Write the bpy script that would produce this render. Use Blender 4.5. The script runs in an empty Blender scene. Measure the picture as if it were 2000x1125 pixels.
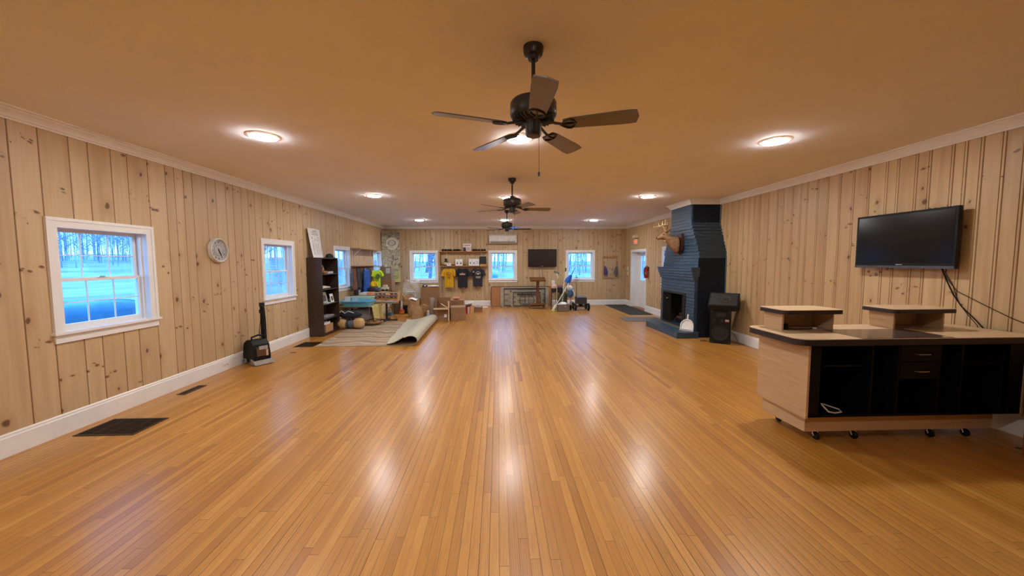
import bpy, math, random
from mathutils import Vector, Matrix
PI = math.pi
S = bpy.context.scene
C = S.collection
# ------------------------------------------------------------------ camera
HC, XL, XR, D, H, YF = 1.67, -4.267, 4.96, 14.31, 3.035, -2.2
def make_camera():
    f, pi_, ya, ro = 729.8, .0695, .0380, -.0035
    fw = Vector((math.sin(ya)*math.cos(pi_), math.cos(ya)*math.cos(pi_), -math.sin(pi_)))
    r = Vector((math.cos(ya), -math.sin(ya), 0)); u = r.cross(fw)
    r, u = r*math.cos(ro)+u*math.sin(ro), -r*math.sin(ro)+u*math.cos(ro)
    cd = bpy.data.cameras.new('camera'); cam = bpy.data.objects.new('camera', cd); C.objects.link(cam)
    cd.sensor_width = 36; cd.lens = f/2000*36; cd.clip_start = .05; cd.clip_end = 300
    m = Matrix((( r.x, u.x, -fw.x, 0), (r.y, u.y, -fw.y, 0), (r.z, u.z, -fw.z, HC), (0, 0, 0, 1)))
    cam.matrix_world = m; S.camera = cam
make_camera()
# ------------------------------------------------------------------ world, exposure
SKY = (.15, .42, .95); SKY_STRENGTH = 6.2; LAMP_STRENGTH = 235.0; LAMP_COL = (1.0, .975, .945)
w = bpy.data.worlds.new('sky'); S.world = w; w.use_nodes = True
nt = w.node_tree; bg = nt.nodes['Background']; bg.inputs[1].default_value = SKY_STRENGTH
tc = nt.nodes.new('ShaderNodeTexCoord'); sp = nt.nodes.new('ShaderNodeSeparateXYZ'); nt.links.new(tc.outputs['Generated'], sp.inputs[0])
cr = nt.nodes.new('ShaderNodeValToRGB'); nt.links.new(sp.outputs[2], cr.inputs[0])
cr.color_ramp.elements[0].position = 0; cr.color_ramp.elements[0].color = (.24, .56, 1.0, 1)
cr.color_ramp.elements[1].position = .6; cr.color_ramp.elements[1].color = (*SKY, 1)
nt.links.new(cr.outputs[0], bg.inputs[0])
S.view_settings.view_transform = 'Standard'; S.view_settings.look = 'None'
S.view_settings.exposure = 0.0; S.view_settings.gamma = 1; S.view_settings.use_curve_mapping = False
S.cycles.use_denoising = True
S.cycles.max_bounces = 8; S.cycles.diffuse_bounces = 5; S.cycles.glossy_bounces = 4; S.cycles.transparent_max_bounces = 12
S.cycles.sample_clamp_indirect = 6; S.cycles.caustics_reflective = False; S.cycles.caustics_refractive = False
S.cycles.blur_glossy = .3
# ------------------------------------------------------------------ mesh helper
class MB:
    def __init__(s): s.v = []; s.f = []; s.m = []; s.uv = {}; s.sm = []
    def add(s, vs, fs, mi=0, smooth=False, M=None):
        o = len(s.v)
        for p in vs:
            p = Vector(p)
            if M is not None: p = M @ p
            s.v.append(p)
        for f in fs: s.f.append([i+o for i in f]); s.m.append(mi); s.sm.append(smooth)
        return s
    def box(s, x0, x1, y0, y1, z0, z1, mi=0, M=None):
        vs = [(x, y, z) for z in (z0, z1) for y in (y0, y1) for x in (x0, x1)]
        return s.add(vs, [(0,2,3,1),(4,5,7,6),(0,1,5,4),(2,6,7,3),(0,4,6,2),(1,3,7,5)], mi, False, M)
    def prism(s, poly, axis, a, b, mi=0, M=None):
        # poly: 2D points in the two other axes (cyclic order kept x<y<z)
        def P(p, t):
            if axis == 'x': return (t, p[0], p[1])
            if axis == 'y': return (p[0], t, p[1])
            return (p[0], p[1], t)
        n = len(poly); vs = [P(p, a) for p in poly]+[P(p, b) for p in poly]
        fs = [list(range(n))[::-1], list(range(n, 2*n))]+[(i, (i+1) % n, n+(i+1) % n, n+i) for i in range(n)]
        return s.add(vs, fs, mi, False, M)
    def cyl(s, p0, p1, r0, r1=None, n=16, mi=0, caps=True, M=None):
        r1 = r0 if r1 is None else r1
        return s.tube([p0, p1], [r0, r1], n, mi, caps, M)
    def tube(s, path, rs, n=8, mi=0, caps=True, M=None, closed=False):
        path = [Vector(p) for p in path]
        if not isinstance(rs, (list, tuple)): rs = [rs]*len(path)
        vs = []; prev = None; L = len(path)
        for i, p in enumerate(path):
            if closed: t = path[(i+1) % L]-path[i-1]
            else: t = path[min(i+1, L-1)]-path[max(i-1, 0)]
            t.normalize()
            if prev is None:
                a = Vector((0, 0, 1)) if abs(t.z) < .9 else Vector((1, 0, 0))
                x = t.cross(a).normalized()
            else:
                x = (prev-t*prev.dot(t)).normalized()
            prev = x; y = t.cross(x)
            for k in range(n):
                an = 2*PI*k/n; vs.append(p+(x*math.cos(an)+y*math.sin(an))*rs[i])
        fs = []
        for i in range(L if closed else L-1):
            j = (i+1) % L
            for k in range(n): fs.append((i*n+k, i*n+(k+1) % n, j*n+(k+1) % n, j*n+k))
        s.add(vs, fs, mi, True, M)
        if caps and not closed:
            s.add([vs[k] for k in range(n)], [list(range(n))[::-1]], mi, False, M)
            s.add([vs[(L-1)*n+k] for k in range(n)], [list(range(n))], mi, False, M)
        return s
    def lathe(s, prof, c=(0, 0, 0), n=24, mi=0, M=None, smooth=True):
        # prof: [(r, z)...] around the z axis at c
        vs = []; fs = []; L = len(prof)
        for r, z in prof:
            for k in range(n):
                a = 2*PI*k/n; vs.append((c[0]+r*math.cos(a), c[1]+r*math.sin(a), c[2]+z))
        for i in range(L-1):
            for k in range(n): fs.append((i*n+k, i*n+(k+1) % n, (i+1)*n+(k+1) % n, (i+1)*n+k))
        if prof[0][0] > 1e-5: fs.append(list(range(n))[::-1])
        if prof[-1][0] > 1e-5: fs.append([(L-1)*n+k for k in range(n)])
        return s.add(vs, fs, mi, smooth, M)
    def ell(s, c, rx, ry, rz, n=14, m=9, mi=0, M=None, p=1.0):
        prof = []
        vs = []; fs = []
        for i in range(m+1):
            t = PI*i/m-PI/2
            for k in range(n):
                a = 2*PI*k/n
                def sg(v): return math.copysign(abs(v)**p, v)
                vs.append((c[0]+rx*sg(math.cos(t))*sg(math.cos(a)), c[1]+ry*sg(math.cos(t))*sg(math.sin(a)), c[2]+rz*sg(math.sin(t))))
        for i in range(m):
            for k in range(n): fs.append((i*n+k, i*n+(k+1) % n, (i+1)*n+(k+1) % n, (i+1)*n+k))
        return s.add(vs, fs, mi, True, M)
    def grid(s, fn, nu, nv, mi=0, M=None, smooth=True):
        vs = [fn(i/nu, j/nv) for j in range(nv+1) for i in range(nu+1)]
        fs = [(j*(nu+1)+i, j*(nu+1)+i+1, (j+1)*(nu+1)+i+1, (j+1)*(nu+1)+i) for j in range(nv) for i in range(nu)]
        return s.add(vs, fs, mi, smooth, M)
    def sheet(s, fn, nu, nv, th, mi=0, M=None, mi2=None):
        # a sheet with real thickness th along its normals
        pts = [[Vector(fn(i/nu, j/nv)) for i in range(nu+1)] for j in range(nv+1)]
        def nrm(i, j):
            a = pts[j][min(i+1, nu)]-pts[j][max(i-1, 0)]; b = pts[min(j+1, nv)][i]-pts[max(j-1, 0)][i]
            k = a.cross(b); return k.normalized() if k.length > 1e-9 else Vector((0, 0, 1))
        W = nu+1; vs = []; N = W*(nv+1)
        for j in range(nv+1):
            for i in range(nu+1): vs.append(pts[j][i])
        for j in range(nv+1):
            for i in range(nu+1): vs.append(pts[j][i]-nrm(i, j)*th)
        f1 = []; f2 = []
        for j in range(nv):
            for i in range(nu):
                a, b, c, d = j*W+i, j*W+i+1, (j+1)*W+i+1, (j+1)*W+i
                f1.append((a, b, c, d)); f2.append((N+a, N+d, N+c, N+b))
        fe = []
        for i in range(nu): fe.append((i, N+i, N+i+1, i+1)); fe.append((nv*W+i, nv*W+i+1, N+nv*W+i+1, N+nv*W+i))
        for j in range(nv): fe.append((j*W, (j+1)*W, N+(j+1)*W, N+j*W)); fe.append((j*W+nu, N+j*W+nu, N+(j+1)*W+nu, (j+1)*W+nu))
        o = len(s.v)
        for p in vs: s.v.append(M @ p if M is not None else p)
        m2 = mi if mi2 is None else mi2
        for fl, q in ((f1, mi), (f2, m2), (fe, m2)):
            for f in fl: s.f.append([k+o for k in f]); s.m.append(q); s.sm.append(True)
        return s
def build(name, mb, mats, parent=None, loc=None, bevel=0, auto=35, world_off=None):
    me = bpy.data.meshes.new(name)
    off = Vector(world_off) if world_off is not None else Vector((0, 0, 0))
    me.from_pydata([tuple(v-off) for v in mb.v], [], mb.f); me.validate()
    if not isinstance(mats, (list, tuple)): mats = [mats]
    for m in mats: me.materials.append(m)
    if len(me.polygons) == len(mb.f):
        me.polygons.foreach_set('material_index', mb.m); me.polygons.foreach_set('use_smooth', mb.sm)
    me.update()
    if any(mb.sm):
        try: me.set_sharp_from_angle(angle=math.radians(auto))
        except Exception: pass
    o = bpy.data.objects.new(name, me); C.objects.link(o)
    if loc is not None: o.location = loc
    if parent is not None: o.parent = parent
    if bevel:
        b = o.modifiers.new('bevel', 'BEVEL'); b.width = bevel; b.segments = 2; b.limit_method = 'ANGLE'; b.angle_limit = math.radians(40)
    return o
class T:
    """a thing: an Empty at its base with its parts; part meshes are given in world coordinates when ww is set"""
    def __init__(s, name, label, cat, loc, rz=0, group=None, ww=False, kind=None):
        s.o = bpy.data.objects.new(name, None); C.objects.link(s.o); s.o.location = loc; s.o.rotation_euler = (0, 0, rz)
        s.o.empty_display_size = .1
        s.loc = Vector(loc); s.ww = ww
        if label: s.o['label'] = label
        if cat: s.o['category'] = cat
        if group: s.o['group'] = group
        if kind: s.o['kind'] = kind
    def p(s, name, mb, m, parent=None, label=None, bevel=0, auto=35):
        o = build(name, mb, m, parent or s.o, None, bevel, auto, s.loc if s.ww else None)
        if label: o['label'] = label
        return o
def one(name, mb, m, label, cat, loc, group=None, bevel=0, ww=True, auto=35, rz=0, kind=None):
    """a thing that is one mesh; mesh given in world coordinates (ww) or about its own base"""
    o = build(name, mb, m, None, loc, bevel, auto, loc if ww else None)
    if rz: o.rotation_euler = (0, 0, rz)
    o['label'] = label; o['category'] = cat
    if group: o['group'] = group
    if kind: o['kind'] = kind
    return o
def struct(name, mb, m, parent=None, bevel=0):
    o = build(name, mb, m, parent, None, bevel)
    if parent is None: o['kind'] = 'structure'
    return o
def dup(o, loc, rz=None, label=None, group=None):
    def cp(x, par):
        c = x.copy(); C.objects.link(c)
        if par is not None: c.parent = par
        for k in x.children: cp(k, c)
        return c
    c = cp(o, None); c.location = loc
    if rz is not None: c.rotation_euler = (0, 0, rz)
    if label: c['label'] = label
    if group: c['group'] = group
    return c
def text_mesh(txt, size, ext=.001):
    cu = bpy.data.curves.new('t', 'FONT'); cu.body = txt; cu.size = size; cu.extrude = ext; cu.align_x = 'CENTER'; cu.align_y = 'CENTER'
    ob = bpy.data.objects.new('t', cu); C.objects.link(ob)
    dg = bpy.context.evaluated_depsgraph_get(); dg.update()
    me = bpy.data.meshes.new_from_object(ob.evaluated_get(dg))
    vs = [v.co.copy() for v in me.vertices]; fs = [list(p.vertices) for p in me.polygons]
    bpy.data.objects.remove(ob); bpy.data.curves.remove(cu); bpy.data.meshes.remove(me)
    return vs, fs
# ------------------------------------------------------------------ materials
class NT:
    def __init__(s, name):
        s.m = bpy.data.materials.new(name); s.m.use_nodes = True; s.t = s.m.node_tree
        s.b = s.t.nodes['Principled BSDF']; s.out = s.t.nodes['Material Output']
    def n(s, ty, **k):
        x = s.t.nodes.new(ty)
        for a, b in k.items(): setattr(x, a, b)
        return x
    def l(s, a, b): s.t.links.new(a, b)
    def put(s, sock, v):
        if hasattr(v, 'is_linked') or isinstance(v, bpy.types.NodeSocket): s.l(v, sock)
        else: sock.default_value = v
    def ma(s, op, a, b=0.0, c=0.0, clamp=False):
        x = s.n('ShaderNodeMath', operation=op, use_clamp=clamp)
        s.put(x.inputs[0], a); s.put(x.inputs[1], b); s.put(x.inputs[2], c); return x.outputs[0]
    def mr(s, v, a, b, c=0.0, d=1.0, smooth=False):
        x = s.n('ShaderNodeMapRange'); x.interpolation_type = 'SMOOTHSTEP' if smooth else 'LINEAR'
        s.put(x.inputs[0], v)
        for i, q in enumerate((a, b, c, d)): s.put(x.inputs[i+1], q)
        return x.outputs[0]
    def mix(s, f, a, b, ty='MIX'):
        x = s.n('ShaderNodeMix', data_type='RGBA', blend_type=ty); s.put(x.inputs[0], f)
        for k, q in ((6, a), (7, b)):
            if isinstance(q, (tuple, list)): q = (*q[:3], 1)
            s.put(x.inputs[k], q)
        return x.outputs[2]
    def comb(s, x, y, z=0.0):
        q = s.n('ShaderNodeCombineXYZ'); s.put(q.inputs[0], x); s.put(q.inputs[1], y); s.put(q.inputs[2], z); return q.outputs[0]
    def noise(s, vec, scale=1, detail=3, rough=.5, dist=0):
        x = s.n('ShaderNodeTexNoise'); s.l(vec, x.inputs['Vector']); x.inputs['Scale'].default_value = scale
        x.inputs['Detail'].default_value = detail; x.inputs['Roughness'].default_value = rough; x.inputs['Distortion'].default_value = dist
        return x.outputs[0]
    def obj(s): return s.n('ShaderNodeTexCoord').outputs['Object']
    def sep(s, v):
        x = s.n('ShaderNodeSeparateXYZ'); s.l(v, x.inputs[0]); return x.outputs
    def bump(s, h, st=.3, dist=.01):
        x = s.n('ShaderNodeBump'); x.inputs['Strength'].default_value = st; x.inputs['Distance'].default_value = dist
        s.l(h, x.inputs['Height']); s.l(x.outputs[0], s.b.inputs['Normal'])
    def white(s, vec=None, dims='2D'):
        x = s.n('ShaderNodeTexWhiteNoise', noise_dimensions=dims); s.l(vec, x.inputs['Vector']); return x.outputs
    def ramp(s, f, stops):
        x = s.n('ShaderNodeValToRGB'); s.l(f, x.inputs[0]); e = x.color_ramp.elements
        while len(e) < len(stops): e.new(.5)
        for q, (p, c) in zip(e, stops): q.position = p; q.color = (*c, 1)
        return x.outputs[0]
def srgb(r, g, b):
    f = lambda c: (c/255/12.92 if c/255 <= .04045 else ((c/255+.055)/1.055)**2.4)
    return (f(r), f(g), f(b))
def mat(name, col, rough=.5, metal=0, var=.12, sc=14, bump=0, coat=0, emit=None, es=1, stretch=(1, 1, 1), spec=.5):
    s = NT(name); n = s.n('ShaderNodeMapping'); s.l(s.obj(), n.inputs[0]); n.inputs['Scale'].default_value = stretch
    no = s.noise(n.outputs[0], sc, 4)
    a = tuple(c*(1-var) for c in col); b = tuple(min(1, c*(1+var)) for c in col)
    s.l(s.mix(s.mr(no, .3, .7), a, b), s.b.inputs['Base Color'])
    s.b.inputs['Roughness'].default_value = rough; s.b.inputs['Metallic'].default_value = metal
    s.b.inputs['Coat Weight'].default_value = coat
    s.b.inputs['Specular IOR Level'].default_value = spec
    if bump: s.bump(no, bump, .005)
    if emit: s.b.inputs['Emission Color'].default_value = (*emit, 1); s.b.inputs['Emission Strength'].default_value = es
    return s.m
def pine_wall(name, tint=(1, 1, 1), groove=.85, kn=(.62, .80, 1.0), small=False, streak=.7):
    s = NT(name); uv = s.n('ShaderNodeUVMap', uv_map='UV').outputs[0]; u, v, _ = s.sep(uv)
    at = s.n('ShaderNodeAttribute', attribute_name='bid'); bid = at.outputs['Fac']
    bz = s.ma('MULTIPLY', bid, 57.0)
    # knots: small round ones
    def knots(su, sv, thr, r0, r1, k, sh=0.0):
        vec = s.comb(s.ma('MULTIPLY_ADD', u, su, s.ma('MULTIPLY', bid, 31.0+k)), s.ma('MULTIPLY_ADD', v, sv, s.ma('MULTIPLY_ADD', u, sh, s.ma('MULTIPLY', bid, 17.0+k))))
        dn = s.n('ShaderNodeTexNoise'); s.l(vec, dn.inputs['Vector']); dn.inputs['Scale'].default_value = 2.5
        vm = s.n('ShaderNodeVectorMath', operation='MULTIPLY_ADD'); s.l(dn.outputs['Color'], vm.inputs[0]); vm.inputs[1].default_value = (.16, .16, 0); s.l(vec, vm.inputs[2])
        vo = s.n('ShaderNodeTexVoronoi', voronoi_dimensions='2D'); s.l(vm.outputs[0], vo.inputs['Vector']); vo.inputs['Scale'].default_value = 1
        c = s.sep(vo.outputs['Color']); gate = s.ma('GREATER_THAN', c[0], thr); rad = s.mr(c[1], 0, 1, r0, r1)
        d = s.ma('DIVIDE', vo.outputs['Distance'], rad)
        core = s.ma('MULTIPLY', s.mr(d, .55, 1.15, 1, 0, True), gate); halo = s.ma('MULTIPLY', s.mr(d, .6, 4.5, 1, 0, True), gate)
        return core, halo
    k1, h1 = knots(3.4*kn[2], 2.3*kn[2], kn[0], .035, .095, 0)
    # rows of small dash knots, a whorl every half metre or so on each board
    vv = s.ma('ADD', s.ma('DIVIDE', v, .62), s.ma('MULTIPLY', bid, 23.7)); wc = s.ma('FLOOR', vv); wr = s.white(s.comb(wc, bz), '2D')
    wsp = s.sep(wr[1]); slope = s.mr(wsp[1], 0, 1, -.22, .22); bnd = s.ma('ABSOLUTE', s.ma('SUBTRACT', s.ma('ADD', s.ma('FRACT', vv), s.ma('MULTIPLY', s.ma('FRACT', s.ma('MULTIPLY', u, 5.0)), slope)), s.mr(wsp[0], 0, 1, .3, .7)))
    bnd = s.ma('MULTIPLY', s.mr(bnd, .028, .050, 1, 0, True), s.ma('GREATER_THAN', wsp[2], kn[1]-.35))
    k2, h2 = knots(13.0, 22.0, .42, .16, .44, 5, 2.0)
    k2 = s.ma('MULTIPLY', k2, bnd); h2 = s.ma('MULTIPLY', s.ma('MULTIPLY', h2, bnd), .6)
    if small:   # loose clusters of small knots
        k3, h3 = knots(9.0, 7.0, .60, .05, .16, 9); cl = s.noise(s.comb(s.ma('MULTIPLY', u, 1.3), s.ma('MULTIPLY', v, 1.5)), 1, 2); cl = s.mr(cl, .54, .64, 0, 1); k1 = s.ma('MAXIMUM', k1, s.ma('MULTIPLY', k3, cl)); h1 = s.ma('MAXIMUM', h1, s.ma('MULTIPLY', s.ma('MULTIPLY', h3, cl), .5))
    knot = s.ma('MAXIMUM', k1, s.ma('MULTIPLY', k2, .95)); halo = s.ma('MAXIMUM', h1, h2)
    gv = s.comb(s.ma('MULTIPLY_ADD', u, 34.0, s.ma('MULTIPLY', halo, 2.2)), s.ma('MULTIPLY', v, 1.3), bz)
    g = s.noise(gv, 1, 5, .6, .5)
    g2 = s.noise(s.comb(s.ma('MULTIPLY', u, 9.0), s.ma('MULTIPLY', v, .6), bz), 1, 3, .5)
    rb = s.white(s.comb(bz, bz), '2D')[0]
    t = tint
    A = tuple(x*y for x, y in zip((.545, .392, .218), t)); B = tuple(x*y for x, y in zip((.395, .252, .120), t)); K = tuple(x*y for x, y in zip((.620, .468, .278), t))
    col = s.mix(s.mr(g, .35, .72), K, A); col = s.mix(s.ma('MULTIPLY', s.mr(g2, .5, .85), streak), col, B)
    col = s.mix(s.mr(rb, 0, 1, 0, .38), col, B); col = s.mix(s.ma('MULTIPLY', halo, .30), col, (.33, .16, .055))
    col = s.mix(s.ma('MULTIPLY', knot, .88), col, (.10, .038, .014))
    # darker colour in the joints between boards: by attribute
    ga = s.n('ShaderNodeAttribute', attribute_name='groove').outputs['Fac']
    col = s.mix(s.ma('MULTIPLY', ga, groove), col, (.15, .07, .027))
    s.l(col, s.b.inputs['Base Color']); s.b.inputs['Roughness'].default_value = .42
    s.l(s.mr(g, 0, 1, .34, .52), s.b.inputs['Roughness'])
    s.bump(s.ma('SUBTRACT', g, knot), .12, .004)
    return s.m
def oak_floor():
    s = NT('oak_strip_floor'); x, y, z = s.sep(s.obj()); W = .0575
    xr = s.ma('DIVIDE', x, W); row = s.ma('FLOOR', xr); fx = s.ma('FRACT', xr)
    r1 = s.white(s.comb(row, row), '2D')[0]
    ln = s.mr(r1, 0, 1, .85, 1.9)
    yy = s.ma('ADD', s.ma('DIVIDE', y, ln), s.ma('MULTIPLY', r1, 91.7)); cell = s.ma('FLOOR', yy); fy = s.ma('FRACT', yy)
    wn = s.white(s.comb(row, cell), '2D'); rc = wn[0]; rg = s.sep(wn[1])
    base = s.ramp(rc, [(0, (.34, .128, .018)), (.08, (.44, .188, .024)), (.5, (.505, .228, .029)), (.88, (.55, .258, .036)), (1, (.60, .30, .058))])
    gv = s.comb(s.ma('MULTIPLY', x, 70.0), s.ma('MULTIPLY_ADD', y, 2.6, s.ma('MULTIPLY', rc, 40.0)), s.ma('MULTIPLY', rc, 63.0))
    g = s.noise(gv, 1, 5, .65, 1.6)
    cath = s.n('ShaderNodeTexWave', wave_type='BANDS', bands_direction='X'); cv = s.comb(s.ma('MULTIPLY', x, 26.0), s.ma('MULTIPLY', y, 1.3), s.ma('MULTIPLY', rc, 50.0))
    s.l(cv, cath.inputs['Vector']); cath.inputs['Scale'].default_value = 1; cath.inputs['Distortion'].default_value = 7; cath.inputs['Detail'].default_value = 2; cath.inputs['Detail Scale'].default_value = 1.1
    col = s.mix(s.ma('MULTIPLY', s.mr(g, .42, .75), .60), base, (.27, .105, .022))
    col = s.mix(s.ma('MULTIPLY', s.mr(cath.outputs[1], .62, .95), s.mr(rg[1], .35, .8, .05, .55)), col, (.22, .085, .018))
    e1 = s.ma('MINIMUM', fx, s.ma('SUBTRACT', 1.0, fx)); gapx = s.mr(e1, .022, .058, 1, 0, True)
    e2 = s.ma('MULTIPLY', s.ma('MINIMUM', fy, s.ma('SUBTRACT', 1.0, fy)), ln); gapy = s.mr(e2, .0009, .0025, 1, 0, True)
    # joints open more along some rows than others
    rj = s.mr(s.white(s.comb(s.ma('ADD', row, 7.0), 3.0), '2D')[0], .35, 1, .25, 1)
    gap = s.ma('MAXIMUM', s.ma('MULTIPLY', gapx, rj), s.ma('MULTIPLY', gapy, .8))
    col = s.mix(s.ma('MULTIPLY', gap, .85), col, (.06, .022, .007))
    # wear: broad faint dull patches
    wv = s.noise(s.obj(), .8, 4, .6)
    col = s.mix(s.mr(wv, .45, .75, 0, .16), col, (.60, .34, .13))
    s.l(col, s.b.inputs['Base Color'])
    s.l(s.ma('ADD', s.mr(wv, .3, .7, .38, .50), s.ma('MULTIPLY', gap, .3)), s.b.inputs['Roughness'])
    s.b.inputs['Specular IOR Level'].default_value = .40; s.b.inputs['Coat Weight'].default_value = .45; s.b.inputs['Coat Roughness'].default_value = .23; s.b.inputs['Coat IOR'].default_value = 1.55
    wav = s.noise(s.comb(s.ma('MULTIPLY', x, 9.0), s.ma('MULTIPLY', y, 5.0)), 1, 2, .5)
    cup = s.ma('MULTIPLY', s.ma('POWER', s.ma('ABSOLUTE', s.ma('SUBTRACT', fx, .5)), 2.0), -1.2)
    hgt = s.ma('ADD', s.ma('ADD', s.ma('MULTIPLY', gap, -1.0), s.ma('MULTIPLY', wav, .9)), s.ma('ADD', cup, s.ma('MULTIPLY', rc, .3)))
    s.bump(hgt, .34, .007)
    return s.m
def brick_paint():
    s = NT('navy_painted_brick'); co = s.obj(); x, y, z = s.sep(co)
    # bond: running along whichever horizontal direction the face spans
    run = s.ma('ADD', x, y); row = s.ma('FLOOR', s.ma('DIVIDE', z, .0725))
    f = s.ma('FRACT', s.ma('ADD', s.ma('DIVIDE', run, .215), s.ma('MULTIPLY', row, .5)))
    e = s.mr(s.ma('MINIMUM', f, s.ma('SUBTRACT', 1.0, f)), .015, .05, 1, 0, True)
    n = s.noise(co, 38, 5, .6); n2 = s.noise(co, 9, 3)
    col = s.mix(s.mr(n, .35, .75), (.022, .050, .088), (.052, .108, .172)); col = s.mix(s.mr(n2, .6, .8, 0, .3), col, (.09, .125, .16))
    s.l(col, s.b.inputs['Base Color']); s.b.inputs['Roughness'].default_value = .38
    s.bump(s.ma('SUBTRACT', s.ma('ADD', s.ma('MULTIPLY', n, .8), s.ma('MULTIPLY', n2, .6)), e), .8, .014)
    return s.m
def glass_mat(name, tint=(.9, .97, 1)):
    s = NT(name); s.t.nodes.remove(s.b)
    tr = s.n('ShaderNodeBsdfTransparent'); tr.inputs[0].default_value = (*tint, 1)
    gl = s.n('ShaderNodeBsdfGlossy'); gl.inputs['Roughness'].default_value = .03
    lw = s.n('ShaderNodeLayerWeight'); lw.inputs[0].default_value = .25
    no = s.noise(s.obj(), 3, 2); 
    mx = s.n('ShaderNodeMixShader'); s.l(s.ma('MULTIPLY', lw.outputs['Fresnel'], s.mr(no, 0, 1, .4, .6)), mx.inputs[0]); s.l(tr.outputs[0], mx.inputs[1]); s.l(gl.outputs[0], mx.inputs[2])
    s.l(mx.outputs[0], s.out.inputs[0]); return s.m
def rug_mat():
    s = NT('rug_wave_pile'); x, y, z = s.sep(s.obj())
    n = s.noise(s.comb(s.ma('MULTIPLY', x, 1.6), s.ma('MULTIPLY', y, 1.1)), 1, 2)
    ph = s.ma('ADD', s.ma('MULTIPLY', y, 3.6), s.ma('ADD', s.ma('MULTIPLY', s.ma('SINE', s.ma('MULTIPLY', x, 6.0)), .16), s.ma('MULTIPLY', n, 2.2)))
    f = s.ma('FRACT', ph); ln = s.mr(s.ma('MINIMUM', f, s.ma('SUBTRACT', 1.0, f)), .03, .09, 1, 0, True)
    f2 = s.ma('FRACT', s.ma('MULTIPLY', ph, .5)); tone = s.mr(f2, 0, 1, 0, 1)
    col = s.mix(tone, srgb(140, 118, 96), srgb(170, 148, 124)); col = s.mix(s.ma('MULTIPLY', ln, .85), col, srgb(214, 196, 165))
    s.l(col, s.b.inputs['Base Color']); s.b.inputs['Roughness'].default_value = .95; s.bump(s.noise(s.obj(), 240, 2), .4, .003); return s.m
def grain(name, a, b, rough=.45, sc=(30, 2, 30), coat=0):
    s = NT(name); m = s.n('ShaderNodeMapping'); s.l(s.obj(), m.inputs[0]); m.inputs['Scale'].default_value = sc
    n = s.noise(m.outputs[0], 1, 5, .6, .8); s.l(s.mix(s.mr(n, .3, .7), a, b), s.b.inputs['Base Color']); s.b.inputs['Roughness'].default_value = rough
    s.b.inputs['Coat Weight'].default_value = coat; s.bump(n, .08, .003); return s.m
M = {}
M['wall'] = pine_wall('knotty_pine_boards'); M['wallr'] = pine_wall('knotty_pine_boards_darker', (.97, .94, .89), .75, (.80, .93, 1.1), False, .95); M['wallb'] = pine_wall('knotty_pine_boards_clustered', (.92, .92, .92), .35, (.72, .86, 1.2), True)
M['floor'] = oak_floor(); M['brick'] = brick_paint(); M['glass'] = glass_mat('window_glass')
M['ceil'] = mat('ceiling_paint', (.86, .86, .88), .9, var=.02, sc=2)
M['white'] = mat('white_trim_paint', (.80, .80, .79), .35, var=.03, sc=6)
M['white2'] = mat('white_plastic', (.78, .78, .76), .4, var=.03)
M['lamp'] = mat('lamp_diffuser', (.9, .9, .9), .5, emit=LAMP_COL, es=LAMP_STRENGTH)
M['fan'] = mat('dark_bronze_metal', (.030, .030, .030), .38, .3, var=.2)
M['blade'] = grain('fan_blade_walnut', (.052, .042, .040), (.085, .066, .060), .30, (4, 40, 40), .6)
M['black'] = mat('black_plastic', (.006, .006, .007), .45, var=.2, spec=.25)
M['blackm'] = mat('matt_black', (.014, .014, .015), .7, var=.2)
M['screen'] = mat('screen_glass', (.002, .002, .003), .15, var=.1)
M['lam'] = grain('maple_laminate', srgb(205, 175, 138), srgb(186, 154, 116), .35, (3, 3, 40))
M['lamtop'] = grain('maple_laminate_top', srgb(214, 188, 152), srgb(196, 168, 130), .3, (3, 40, 3))
M['desk'] = mat('black_laminate', (.004, .004, .006), .5, var=.15, spec=.2)
M['edge'] = mat('dark_edge_band', (.022, .016, .020), .4, var=.1)
M['pad'] = mat('smoky_panel', (.085, .060, .052), .18, var=.2, sc=5, coat=.3)
M['chrome'] = mat('brushed_steel', (.62, .60, .57), .25, 1, var=.05)
M['espresso'] = grain('espresso_wood', (.036, .020, .014), (.052, .030, .021), .4, (8, 8, 2))
M['card'] = grain('cardboard', srgb(160, 126, 94), srgb(144, 110, 80), .85, (6, 6, 20))
M['card2'] = grain('cardboard_light', srgb(184, 142, 98), srgb(168, 126, 84), .85, (6, 6, 20))
M['kraft'] = mat('kraft_paper', srgb(184, 148, 108), .85, var=.18, sc=9, bump=.6)
M['paper'] = mat('white_paper', (.80, .82, .84), .7, var=.05)
M['pine'] = grain('pine_board', srgb(196, 152, 100), srgb(170, 122, 74), .5, (2, 30, 30))
M['brown'] = grain('brown_wood', srgb(122, 78, 48), srgb(96, 58, 34), .45, (30, 30, 2))
M['dkbrown'] = grain('dark_brown_wood', srgb(70, 42, 26), srgb(48, 28, 18), .4, (30, 30, 3))
M['oak'] = grain('honey_oak', srgb(150, 96, 52), srgb(124, 76, 38), .4, (20, 20, 2))
M['rugtop'] = rug_mat(); M['rugback'] = mat('rug_backing', srgb(178, 174, 154), .9, var=.08, sc=60, bump=.3)
M['mat'] = mat('dark_rubber_mat', srgb(48, 50, 48), .9, var=.25, sc=120, bump=.5)
M['mat2'] = mat('grey_mat', srgb(112, 108, 104), .8, var=.12, sc=80, bump=.3)
M['vent'] = mat('dark_brown_metal', srgb(62, 48, 32), .5, .4, var=.1)
M['fur'] = mat('deer_fur', srgb(140, 106, 74), .9, var=.3, sc=22, bump=.8, stretch=(.5, 1, 1.5)); M['fur2'] = mat('pale_deer_fur', srgb(206, 176, 136), .9, var=.15, sc=30, bump=.5)
M['furdk'] = mat('dark_deer_fur', srgb(88, 56, 34), .9, var=.3, sc=30, bump=.5)
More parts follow.
